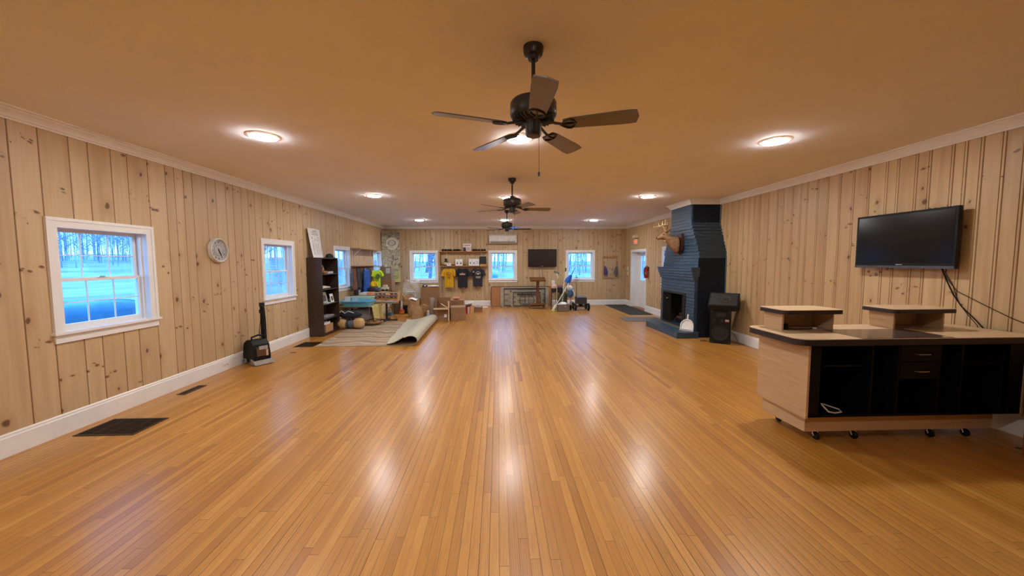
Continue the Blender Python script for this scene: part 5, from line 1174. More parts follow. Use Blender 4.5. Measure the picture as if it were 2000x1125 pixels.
# ================================================================== CLUTTER BY THE LEFT WALL
def carton(name, label, x0, x1, y0, y1, z0, z1, m=None, flaps=(), rz=0, tape=True, group=None, open_=False):
    cx, cy = (x0+x1)/2, (y0+y1)/2; w_, d_, h = (x1-x0)/2, (y1-y0)/2, z1-z0; m = m or M['card']
    t = T(name, label, 'box', (cx, cy, z0+.0005), rz, group)
    c = MB(); k = .005
    if open_ or flaps:
        c.box(-w_, w_, -d_, d_, 0, k); c.box(-w_, -w_+k, -d_, d_, k, h); c.box(w_-k, w_, -d_, d_, k, h); c.box(-w_+k, w_-k, -d_, -d_+k, k, h); c.box(-w_+k, w_-k, d_-k, d_, k, h)
    else: c.box(-w_, w_, -d_, d_, 0, h)
    t.p('carton', c, m)
    for side, ang, ln in flaps:
        # flap hinged at a top edge; ang 0 = upright, + = outwards
        a = math.radians(ang); s, co = math.sin(a)*ln, math.cos(a)*ln
        if side == 'l': t.p('flap', MB().sheet(lambda u, v: (-w_-s*v, -d_+2*d_*u, h+co*v), 1, 1, k), m)
        if side == 'r': t.p('flap', MB().sheet(lambda u, v: (w_+s*v, -d_+2*d_*u, h+co*v), 1, 1, k), m)
        if side == 'f': t.p('flap', MB().sheet(lambda u, v: (-w_+2*w_*u, -d_-s*v, h+co*v), 1, 1, k), m)
        if side == 'b': t.p('flap', MB().sheet(lambda u, v: (-w_+2*w_*u, d_+s*v, h+co*v), 1, 1, k), m)
    if tape and not flaps and not open_: t.p('tape_strip', MB().box(-w_-.001, w_+.001, -.025, .025, h, h+.001).box(-w_-.001, -w_, -.025, .025, h-.08, h), cm('tape_tan', 190, 156, 112, .3))
    return t
def kraft_bag(label, cx, cy, z0, w_, d_, h, rz=0, seed=0, m=None, group=None):
    t = T('paper_bag', label, 'bag', (cx, cy, z0), rz, group); rnd = random.Random(seed); P4 = [rnd.uniform(0, 6) for _ in range(4)]
    def fn(u, v):
        a = u*2*PI; p = .45; sg = lambda c: math.copysign(abs(c)**p, c); z = v*h
        wr = 1+.05*math.sin(a*5+P4[0]+v*5)*v+.05*math.sin(v*9+P4[1]+a*2)+.05*v
        return (w_/2*sg(math.cos(a))*wr, d_/2*sg(math.sin(a))*wr, z+.03*math.sin(a*3+P4[2])*v+.015*math.sin(a*8+P4[3])*v)
    t.p('bag_paper', MB().sheet(fn, 40, 10, .003), m or M['kraft'], auto=60); t.p('bag_bottom', MB().box(-w_*.47, w_*.47, -d_*.47, d_*.47, 0, .004), m or M['kraft'])
    t.p('crumpled_fill', MB().grid(lambda u, v: ((u-.5)*w_*.85, (v-.5)*d_*.85, h*.80+.04*math.sin(u*9+P4[0])*math.cos(v*8+P4[1])), 10, 8), m or M['kraft'], auto=20)
    return t
def blob(name, label, cat, c, r, m, seed=0, sag=.12, parts=(), loc=None, p=.8):
    rnd = random.Random(seed); ph = [rnd.uniform(0, 6) for _ in range(6)]; mb = MB(); n, k = 28, 16; vs = []; fs = []
    for i in range(k+1):
        t = PI*i/k-PI/2
        for j in range(n):
            a = 2*PI*j/n; sg = lambda q: math.copysign(abs(q)**p, q)
            w_ = 1+sag*(.5*math.sin(a*3+ph[0]+t*2)+.35*math.sin(a*5+ph[1]-t*4)+.25*math.sin(t*7+ph[2]+a))*math.cos(t)
            z = r[2]*sg(math.sin(t))*(1+sag*.3*math.sin(a*2+ph[3])) if math.sin(t) > 0 else r[2]*sg(math.sin(t))
            vs.append((c[0]+r[0]*sg(math.cos(t))*sg(math.cos(a))*w_, c[1]+r[1]*sg(math.cos(t))*sg(math.sin(a))*w_, max(c[2]-r[2], c[2]+z)))
    for i in range(k):
        for j in range(n): fs.append((i*n+j, i*n+(j+1) % n, (i+1)*n+(j+1) % n, (i+1)*n+j))
    mb.add(vs, fs, 0, True); b = (c[0], c[1], c[2]-r[2])
    if parts:
        t = T(name, label, cat, b, ww=True); t.p('bag_body', mb, m, auto=60)
        for nm, q, mm in parts: t.p(nm, q, mm)
        return t
    return one(name, mb, m, label, cat, b, auto=60)
# near table with blue tray and cream cloth
tb = T('utility_table', 'low folding utility table with grey legs past the bookshelf', 'table', (-3.8, 10.4, 0), ww=True)
tb.p('tabletop', MB().box(-4.20, -3.38, 10.02, 10.75, .475, .50), cm('table_grey', 150, 150, 146), bevel=.004)
for x, y in ((-4.16, 10.06), (-3.43, 10.06), (-4.16, 10.71), (-3.43, 10.71)): tb.p('leg', MB().cyl((x, y, .0125 if x > -4 and y < 10.6 else 0), (x, y, .475), .014, n=10), cm('leg_steel', 150, 156, 166, .3, metal=.7))
one('table_cloth', MB().sheet(lambda u, v: (-3.62+.27*min(1, v*2.4), 10.0+.76*u, .505 if v < .416 else .505-.40*((v-.416)/.584)), 14, 24, .003) if False else
    MB().sheet(lambda u, v: ((-4.22+.88*min(1, v/.6)) + (.06*(v-.6)/.4+.018*math.sin(u*16)*((v-.6)/.4) if v > .6 else 0), 9.98+.80*u, (.5035 if v <= .6 else .5035-.37*((v-.6)/.4))), 26, 26, .0028),
    cm('cloth_mustard', 196, 178, 112, .9), 'pale yellow cloth over the low table, hanging down its right side', 'tablecloth', (-3.8, 10.4, .5035), auto=60)
def tray(name, label, x0, x1, y0, y1, z, h, m, flare=.07, sag=0.0):
    t = T(name, label, 'tray', ((x0+x1)/2, (y0+y1)/2, z), ww=True); cx, cy, w_, d_ = (x0+x1)/2, (y0+y1)/2, (x1-x0)/2, (y1-y0)/2
    def fn(u, v):
        a = u*2*PI; p = .35; sg = lambda c: math.copysign(abs(c)**p, c); k = 1+(flare/w_)*v
        return (cx+w_*sg(math.cos(a))*k, cy+d_*sg(math.sin(a))*(1+(flare/d_)*v), z+h*v-sag*v*math.sin(a)**2*(1 if math.sin(a) < 0 else 0))
    t.p('tray_wall', MB().sheet(fn, 48, 4, .006), m, auto=60); t.p('tray_floor', MB().prism([(cx+w_*.98*math.copysign(abs(math.cos(2*PI*k/32))**.35, math.cos(2*PI*k/32)), cy+d_*.98*math.copysign(abs(math.sin(2*PI*k/32))**.35, math.sin(2*PI*k/32))) for k in range(32)], 'z', z, z+.006), m)
    t.p('rim', MB().tube([fn(k/48, 1) for k in range(48)], .013, 8, closed=True), m)
tray('blue_tray', 'large glossy blue plastic tray on the low table past the bookshelf', -4.13, -3.42, 10.00, 10.42, .507, .13, cm('tray_blue', 104, 182, 222, .2), .06)
tray('green_tray', 'pale green plastic tray behind the large blue tray', -4.08, -3.52, 10.50, 10.72, .507, .20, cm('tray_green', 176, 216, 186, .3), .04)
for i, (x, y, lb, col) in enumerate(((-4.02, 10.12, 'white folded brochure standing at the left in the blue tray', (206, 214, 226)), (-3.84, 10.16, 'pale blue folded brochure standing in the blue tray', (160, 196, 216)))):
    m = MB(); 
    for s in (-1, 1): m.sheet(lambda u, v, s=s: (x-.07+.14*u, y+s*.045*(1-v), .515+.25*v), 1, 1, .003)
    one('folded_brochure', m, cm('brochure_%d' % i, *col), lb, 'brochure', (x, y, .515))
tt = T('long_table', 'long folding table with goods along the left wall under the coats', 'table', (-3.95, 11.6, 0), ww=True)
tt.p('tabletop', MB().box(-4.24, -3.62, 10.82, 13.05, .70, .73), cm('table_tan', 150, 120, 84), bevel=.004)
for x, y in ((-4.2, 10.88), (-3.66, 10.88), (-4.2, 13.0), (-3.66, 13.0)): tt.p('leg', MB().cyl((x, y, 0), (x, y, .70), .014, n=10), M['fan'])
t = T('orange_box', 'white and orange flat box on the long table under blue raincoat', 'box', (-3.8, 11.1, .7305), ww=True); t.p('carton', MB().box(-3.98, -3.66, 10.95, 11.25, .7305, .80), M['paper']); t.p('orange_end', MB().box(-3.80, -3.655, 10.945, 11.255, .73, .802), cm('orange_print', 222, 150, 110))
t = T('drink_can', 'dark cylindrical tin with silver side below the third left window', 'tin', (-4.05, 10.95, .7305), ww=True); t.p('tin_body', MB().cyl((-4.08, 10.90, .7305), (-4.08, 10.90, .90), .05, n=18), cm('tin_dark', 44, 44, 52, .3)); t.p('tin_side', MB().cyl((-4.0, 10.92, .7305), (-4.0, 10.92, .88), .03, n=14), cm('tin_silver', 170, 172, 178, .3))
blob('camera_bag', 'black grey rounded bag on the long table below the yellow scarf', 'bag', (-3.82, 11.70, .83), (.17, .22, .10), cm('bag_char', 60, 62, 70, .7), 5, parts=(('white_straps', MB().tube([(-3.70, 11.62, .84), (-3.68, 11.7, .93), (-3.70, 11.85, .90), (-3.68, 11.9, .82)], .012, 6), M['white2']),))
carton('cardboard_box', 'lower brown carton on the long table before the banner', -3.90, -3.53, 12.58, 12.98, .7305, 1.08, M['card'])
t = carton('cardboard_box', 'upper grey-brown carton with white papers, topmost before the banner', -3.91, -3.55, 12.60, 12.95, 1.0815, 1.52, cm('card_grey', 138, 120, 104, .85))
t = T('toy_truck', 'small white and black toy truck on the long table before the cartons', 'toy', (-3.72, 12.50, .7305), ww=True); t.p('toy_body', MB().box(-3.84, -3.62, 12.45, 12.55, .77, .86).box(-3.79, -3.66, 12.455, 12.545, .86, .93), M['white2'], bevel=.006)
for x in (-3.80, -3.66): t.p('wheel', MB().cyl((x, 12.44, .7605), (x, 12.56, .7605), .03, n=14), M['black'])
one('white_cup_stack', MB().lathe([(.05, 0), (.075, .05), (.085, .07), (.07, .075), (0, .06)], (-3.80, 12.74, 1.5215), 18), M['white2'], 'white round bowl on top of the uppermost carton before the banner', 'bowl', (-3.80, 12.74, 1.5215))
one('white_notice', MB().box(-3.72, -3.58, 12.592, 12.599, 1.30, 1.48), cm('notice_blue', 190, 206, 222), 'pale blue notice sheet stuck on the uppermost carton before banner', 'notice', (-3.65, 12.595, 1.30))
t = T('spray_bottle', 'slim white bottle on the long table right of the cartons', 'bottle', (-3.66, 12.20, .7305), ww=True)
t = None
bpy.data.objects.remove(bpy.data.objects['spray_bottle'])
one('white_bottle', MB().lathe([(.03, 0), (.034, .01), (.034, .22), (.014, .28), (.014, .34), (0, .34)], (-3.58, 11.65, .0), 14), M['white2'], 'slim white bottle on the floor behind the brochure stand', 'bottle', (-3.58, 11.65, 0))
# cream covered panel under the long table
one('table_skirt', MB().sheet(lambda u, v: (-3.60+.012*math.sin(u*20)*v, 10.95+1.2*u, .70-.66*v), 30, 8, .004), cm('cloth_cream', 208, 184, 130, .9), 'cream cloth panel hanging along the front of the long table', 'cloth', (-3.6, 11.5, .04), auto=60)
# under the low table
blob('cloth_bag', 'rounded pale grey cloth bag under the low table', 'bag', (-3.66, 10.42, .228), (.34, .24, .21), cm('bag_pale', 160, 156, 150, .85), 2)
t = T('wicker_tray', 'round woven tan tray with dark handle on the floor by the rug', 'basket', (-3.33, 10.02, 0.02), ww=True)
t.p('woven_bowl', MB().lathe([(.10, 0), (.19, .02), (.24, .07), (.23, .075), (.18, .03), (0, .012)], (-3.33, 10.05, .024), 28), cm('wicker', 176, 140, 96, .8, sc=60, bump=.8)); t.p('dark_handle', MB().tube([(-3.30+.19*math.cos(a), 10.02, .075+.10*math.sin(a)) for a in [PI*k/10 for k in range(11)]], .012, 6), M['dkbrown'])
t = T('duffel_roll', 'tan and grey rolled duffel lying on the floor beside the bookshelf', 'duffel', (-3.68, 9.46, .012), ww=True)
for x in (-3.90, -3.50): t.p('tan_end', MB().ell((x, 9.46, .150), .135, .13, .128, n=22, m=14, p=.75), cm('tan_canvas', 196, 164, 116, .8, bump=.3))
t.p('grey_middle', MB().tube([(-3.82, 9.46, .14), (-3.70, 9.45, .13), (-3.58, 9.46, .14)], [.11, .10, .11], 16), cm('canvas_grey', 96, 98, 110, .8)); t.p('strap', MB().tube([(-3.74+.0, 9.46+.116*math.cos(a), .14+.116*math.sin(a)) for a in [2*PI*k/24 for k in range(24)]], .012, 5, closed=True), M['blackm'])
blob('navy_bag', 'navy folded bag with white zigzag trim lying on the duffel', 'bag', (-3.72, 9.50, .365), (.27, .16, .095), cm('bag_navy', 28, 32, 52, .8), 3, parts=(('white_trim', MB().tube([(-3.93, 9.36, .43), (-3.88, 9.36, .475), (-3.80, 9.36, .415), (-3.70, 9.35, .465), (-3.58, 9.36, .42)], .009, 6), M['white2']),))
# brochure stand
def stand():
    t = T('brochure_stand', 'black pedestal brochure stand with tilted tray near the left wall', 'stand', (-3.20, 10.78, 0), ww=True); F_ = M['blackm']
    b = MB(); b.box(-3.43, -2.90, 10.75, 10.81, .015, .045); b.box(-3.22, -3.16, 10.52, 11.02, .015, .045); t.p('cross_base', b, F_, bevel=.004)
    for x, y in ((-3.42, 10.78), (-2.91, 10.78), (-3.19, 10.54), (-3.19, 11.0)): t.p('glide', MB().cyl((x, y, 0), (x, y, .018), .018), F_)
    t.p('post', MB().box(-3.215, -3.165, 10.76, 10.80, .04, .60), F_); 
    Mt = Matrix.Translation((-3.20, 10.80, .60)) @ Matrix.Rotation(math.radians(54), 4, 'X')
    t.p('tray_board', MB().box(-.345, .345, -.10, .26, -.012, .0, M=Mt), cm('rack_tan', 206, 158, 104)); t.p('front_ledge', MB().box(-.345, .345, -.115, -.10, -.015, .085, M=Mt), cm('ledge_white', 206, 206, 204)); t.p('ledge_print', MB().box(-.20, .24, -.1165, -.115, .03, .05, M=Mt), cm('print_dark', 84, 84, 92))
    w_ = MB()
    for y in (.02, .12): w_.box(-.345, .345, y, y+.01, 0, .055, M=Mt)
    w_.box(.335, .36, -.11, .27, -.03, .09, M=Mt); t.p('wood_rack', w_, cm('rack_tan', 206, 158, 104))
    n = 0
    cols = ((196, 206, 226), (150, 170, 206), (226, 226, 230), (86, 100, 140), (214, 176, 150), (120, 130, 160))
    for r, yy in enumerate((-.085, .035, .135)):
        for k in range(6):
            if r == 2 and k in (3,): continue
            x = -.315+.108*k; c_ = cols[(k*2+r) % 6]
            m = MB().box(x, x+.09, yy, yy+.008, .002, (.09, .13, .17)[r], M=Mt); m.box(x+.01, x+.08, yy-.001, yy, (.03, .06, .09)[r], (.05, .075, .12)[r], 1, M=Mt)
            o = one('leaflet', m, [cm('leaflet_%d_%d_%d' % c_, *c_), cm('print_dark', 84, 84, 92)], 'small %s leaflet standing in the %s row of the brochure stand' % (('pale blue', 'mid blue', 'white', 'dark blue', 'peach', 'slate blue')[(k*2+r) % 6], ('front', 'middle', 'back')[r]), 'leaflet', tuple(Mt @ Vector((x+.045, yy, .002))), group='leaflets in the %s row of the stand, %s ones' % (('front', 'middle', 'back')[r], ('pale blue', 'mid blue', 'white', 'dark blue', 'peach', 'slate blue')[(k*2+r) % 6]))
    e = T('wire_easel', 'thin black folded wire easel behind the brochure stand', 'easel', (-3.3, 11.05, 0), ww=True)
    for x0, x1 in ((-3.52, -3.38), (-3.05, -3.22), (-3.36, -3.05), (-2.98, -3.28)): e.p('leg', MB().cyl((x0, 11.06, 0), (x1, 11.12, .60), .006, n=6), M['fan'])
stand()
one('grey_waste_bin', MB().lathe([(.105, 0), (.135, .40), (.142, .41), (.130, .41), (.10, .01), (0, .01)], (-3.30, 12.25, 0), 24), cm('bin_brown', 100, 84, 70, .5), 'dark grey-brown waste bin on the floor right of the brochure stand', 'bin', (-3.30, 12.25, 0))
one('blue_shoe_box', MB().box(-3.52, -3.36, 11.75, 11.95, 0, .10), cm('shoe_blue', 60, 110, 140), 'blue and white small box on the floor before the waste bin', 'box', (-3.44, 11.85, 0))
t = T('milk_crate', 'dark blue storage crate under the brown paper bag', 'crate', (-2.96, 12.4, 0), ww=True)
c = MB(); c.box(-3.10, -2.82, 12.25, 12.55, 0, .01)
for k in range(5):
    z = .01+.055*k
    c.box(-3.10, -2.82, 12.25, 12.26, z, z+.035); c.box(-3.10, -2.82, 12.54, 12.55, z, z+.035); c.box(-3.10, -3.09, 12.25, 12.55, z, z+.035); c.box(-2.83, -2.82, 12.25, 12.55, z, z+.035)
for x in (-3.10, -2.97, -2.83): c.box(x, x+.01, 12.25, 12.26, 0, .27); c.box(x, x+.01, 12.54, 12.55, 0, .27)
t.p('crate_grid', c, cm('crate_blue', 30, 44, 60)); 
t = T('toy_ball', 'red and yellow ball on the floor between waste bin and crate', 'ball', (-3.16, 12.42, 0), ww=True) if False else None
t = T('toy_ball', 'red and yellow ball on the floor before the dark blue crate', 'ball', (-3.10, 12.12, 0), ww=True)
t.p('upper_half', MB().lathe([(.085, 0), (.082, .03), (.06, .062), (.03, .08), (0, .085)], (-3.10, 12.12, .085), 22), cm('ball_red', 190, 50, 40, .4)); t.p('lower_half', MB().lathe([(0, -.085), (.03, -.08), (.06, -.062), (.082, -.03), (.085, 0)], (-3.10, 12.12, .085), 22), cm('ball_yellow', 214, 170, 70, .4))
one('green_thermos', MB().lathe([(.05, 0), (.055, .02), (.055, .18), (.03, .22), (0, .23)], (-2.90, 12.17, 0), 18), cm('thermos', 40, 70, 70, .4), 'dark green flask standing before the blue crate', 'flask', (-2.90, 12.17, 0))
kraft_bag('crumpled brown paper bag with white handle standing on the dark crate', -2.97, 12.4, .275, .30, .26, .33, .1, 1)
for s in (-1,): one('bag_handle', MB().tube([(-3.07, 12.26, .56), (-3.05, 12.24, .63), (-2.97, 12.235, .645), (-2.90, 12.24, .63), (-2.88, 12.26, .56)], .007, 6), M['white2'], 'white cord handle of the brown paper bag on the crate', 'handle', (-2.97, 12.25, .56)) if False else None
# cartons beneath the window with the clear bag
carton('cardboard_box', 'brown carton on the floor carrying the clear plastic bag', -3.22, -2.68, 12.70, 13.15, 0, .42)
def clear_bag():
    t = T('clear_plastic_bag', 'big clear plastic bag of white cups under the left back window', 'bag', (-2.94, 12.93, .4215), ww=True)
    s = NT('clear_film'); s.b.inputs['Base Color'].default_value = (.85, .88, .88, 1); s.b.inputs['Roughness'].default_value = .25; s.b.inputs['Alpha'].default_value = .25
    no = s.noise(s.obj(), 14, 4, .6); s.l(s.mr(no, .35, .75, .10, .45), s.b.inputs['Alpha']); s.bump(no, .8, .03)
    rnd = random.Random(6); vs = []; n, k = 26, 14; fs = []
    for i in range(k+1):
        v = i/k
        for j in range(n):
            a = 2*PI*j/n; sg = lambda q: math.copysign(abs(q)**.6, q); r = (1-.25*v+.10*math.sin(v*7+a*3)) if v < .97 else .5
            vs.append((-2.94+.31*sg(math.cos(a))*r-.02*v, 12.93+.22*sg(math.sin(a))*r, .423+.63*v+(.05*math.sin(a*2) if v > .8 else 0)))
    for i in range(k):
        for j in range(n): fs.append((i*n+j, i*n+(j+1) % n, (i+1)*n+(j+1) % n, (i+1)*n+j))
    t.p('clear_film', MB().add(vs, fs, 0, True), s.m)
    rnd = random.Random(2)
    c0 = None
    for i in range(11):
        x, y = -3.13+.10*(i % 4)+rnd.uniform(-.01, .01), 12.83+.10*(i//4); zz = .43
        m = MB()
        for q in range(4): m.lathe([(.028, .05*q), (.042, .05*q+.09), (.038, .05*q+.09)], (0, 0, 0), 14)
        if c0 is None: c0 = one('cup_stack', m, cm('cup_white', 206, 204, 196), 'stack of white paper cups inside the clear plastic bag', 'cups', (x, y, zz), 'cup stacks in the clear bag', ww=False)
        else: dup(c0, (x, y, zz), rnd.uniform(0, 3))
    one('black_mug_box', MB().box(-3.0, -2.86, 12.72, 12.74, .70, .90), cm('boxprint', 70, 72, 76), 'dark printed card showing through the front of the clear bag', 'card', (-2.93, 12.73, .70)) if False else None
clear_bag()
carton('cardboard_box', 'brown carton at the bottom of the stack beneath the left back window', -2.62, -2.02, 12.62, 13.10, 0, .27)
carton('cardboard_box', 'brown carton in the middle of the stack beneath the left back window', -2.60, -2.03, 12.64, 13.08, .2725, .485)
carton('cardboard_box', 'large brown carton topmost of the stack beneath the left back window', -2.59, -2.01, 12.65, 13.05, .487, .83)
one('white_tissue', MB().ell((0, 0, .045), .09, .03, .045, p=.7), M['paper'], 'crumpled white tissue stuck before the topmost carton of the stack', 'tissue', (-2.50, 12.60, .487), ww=False) if False else None
t = T('trucker_cap', 'navy and white cap lying on the topmost carton of the stack', 'cap', (-2.49, 12.8, .8315), ww=True)
t.p('crown', MB().ell((-2.49, 12.82, .845), .085, .085, .085), cm('cap_navy', 36, 44, 84, .8)); t.p('visor', MB().prism([(-2.56, 12.76), (-2.42, 12.76), (-2.44, 12.66), (-2.54, 12.66)], 'z', .835, .843), cm('cap_navy', 36, 44, 84, .8)); t.p('white_patch', MB().ell((-2.47, 12.745, .875), .035, .02, .03), M['white2'])
one('white_plate', MB().lathe([(.09, 0), (.17, .018), (.19, .035), (.185, .04), (.16, .024), (0, .01)], (-2.20, 12.84, .8315), 28), M['white2'], 'white oval plate lying on the topmost carton beside the cap', 'plate', (-2.20, 12.84, .8315))
# paper bags in front
kraft_bag('large brown paper bag standing in front beside the curled rug', -2.36, 11.02, 0, .34, .28, .38, .15, 2)
kraft_bag('small open brown paper bag behind the large paper bag', -2.60, 11.60, .0, .32, .28, .52, -.1, 3)
one('white_papers', MB().sheet(lambda u, v: (-2.74+.24*u, 11.52+.16*v, .53+.025*math.sin(u*5)+.03*v), 8, 6, .004), M['paper'], 'white crumpled papers on top of the small open paper bag', 'papers', (-2.62, 11.6, .50), auto=60)
kraft_bag('wrinkled brown paper bag between the large bag and the bubble wrap', -2.20, 11.42, 0, .24, .22, .36, .3, 4)
t = T('spray_bottle', 'tall white and light blue bottle standing before the bubble wrap', 'bottle', (-2.03, 10.92, 0), ww=True)
t.p('bottle_body', MB().box(-2.075, -1.985, 10.89, 10.95, 0, .17), cm('bottle_blue', 170, 212, 236, .3), bevel=.01); t.p('bottle_top', MB().box(-2.065, -1.995, 10.895, 10.945, .17, .265), cm('bottle_pink', 222, 190, 176, .4), bevel=.01)
one('bubble_wrap_roll', MB().tube([(-1.93, 11.12, 0), (-1.935, 11.12, .3), (-1.95, 11.13, .62)], [.075, .08, .07], 18), cm('bubble', 170, 156, 142, .3, sc=90, bump=1), 'upright grey roll of bubble wrap left of the open box', 'roll', (-1.93, 11.12, 0))
# big opened cartons and wooden sticks
carton('cardboard_box', 'large open brown box with raised flaps beside the curled rug', -1.80, -1.40, 10.66, 11.20, 0, .37, M['card'], flaps=(('b', -8, .26), ('l', -4, .22), ('f', 88, .16)), rz=math.radians(3))
t = carton('cardboard_box', 'large closed brown box right of the open one', -1.385, -.955, 10.72, 11.30, 0, .37, M['card'], rz=math.radians(5))
t = T('shipping_label', 'white label stuck on the front of the large open box', 'label', (-1.50, 10.652, .14), ww=True) if False else None
one('shipping_label', MB().box(-1.54, -1.46, 10.648, 10.650, .10, .19), M['paper'], 'white label stuck on the front of the large open box', 'label', (-1.5, 10.649, .10))
t = T('wooden_stick_frame', 'pale wooden stick frame standing in front of the large boxes', 'frame', (-1.395, 10.60, 0), ww=True); W_ = cm('pale_wood', 220, 196, 160, .5)
t.p('upright_stick', MB().box(-1.415, -1.380, 10.59, 10.615, 0, .57), W_); t.p('diagonal_stick', MB().tube([(-1.62, 10.62, .50), (-1.40, 10.605, .355)], .014, 6), W_); t.p('cross_stick', MB().box(-1.80, -1.40, 10.47, 10.50, .345, .385), W_)
carton('cardboard_box', 'low brown box behind the large closed box', -1.62, -1.06, 11.5, 11.9, 0, .50, M['card'])
one('pink_wrap', MB().ell((-1.36, 11.45, .56), .09, .06, .05), cm('pink_wrap', 206, 130, 104, .6), 'crumpled pink wrap on the low brown box behind', 'wrap', (-1.36, 11.6, .505)) if False else one('pink_wrap', MB().ell((-1.30, 11.66, .548), .12, .08, .046), cm('pink_wrap', 206, 130, 104, .6), 'crumpled pink wrap lying on the box behind the large boxes', 'wrap', (-1.30, 11.66, .5015))
t = T('striped_bucket', 'red and white striped bucket on the floor right of the large boxes', 'bucket', (-.98, 12.12, 0), ww=True)
m = MB(); m.lathe([(.078, 0), (.098, .23), (.092, .23), (.07, .01), (0, .01)], (-.98, 12.12, 0), 24); 
for i in range(len(m.f)):
    c_ = sum((m.v[j] for j in m.f[i]), Vector())/len(m.f[i]); a = math.atan2(c_.y-12.12, c_.x+.98); m.m[i] = int((a+PI)/(2*PI)*8) % 2
t.p('bucket_wall', m, [M['paper'], cm('stripe_red', 196, 60, 60)])
t = T('book_pair', 'maroon book lying tilted on the striped bucket', 'book', (-.98, 12.1, .231), ww=True); Mb = Matrix.Translation((-1.0, 12.12, .262)) @ Matrix.Rotation(math.radians(-8), 4, 'Y'); t.p('cover', MB().box(-.15, .15, -.11, .11, -.018, .018, M=Mb), cm('maroon', 116, 54, 60)); t.p('pages', MB().box(-.146, .152, -.105, .105, -.013, .013, M=Mb), M['paper'])
one('white_folder', MB().box(-.14, .13, -.10, .10, -.01, .035, M=Matrix.Translation((-.93, 12.12, .318)) @ Matrix.Rotation(math.radians(-14), 4, 'Y')), M['paper'], 'white folder lying on the maroon book on the bucket', 'folder', (-.93, 12.12, .30))
one('short_board', MB().box(-.86, -.815, 12.28, 12.30, 0, .25), W_, 'short pale board standing between striped bucket and small box', 'board', (-.84, 12.29, 0))
t = carton('cardboard_box', 'small open brown box with grey bag near the folded tables', -.80, -.52, 12.40, 12.68, 0, .17, M['card'], open_=True); 
blob('grey_plastic_bag', 'grey plastic bag sticking out of the small open box', 'bag', (-.66, 12.54, .12), (.12, .12, .105), cm('bag_grey', 140, 142, 144, .4), 9)
one('loose_paper', MB().box(-.60, -.38, 13.7, 14.0, .0, .004), M['paper'], 'loose white sheet on the floor near the back baseboard', 'paper', (-.49, 13.85, 0))
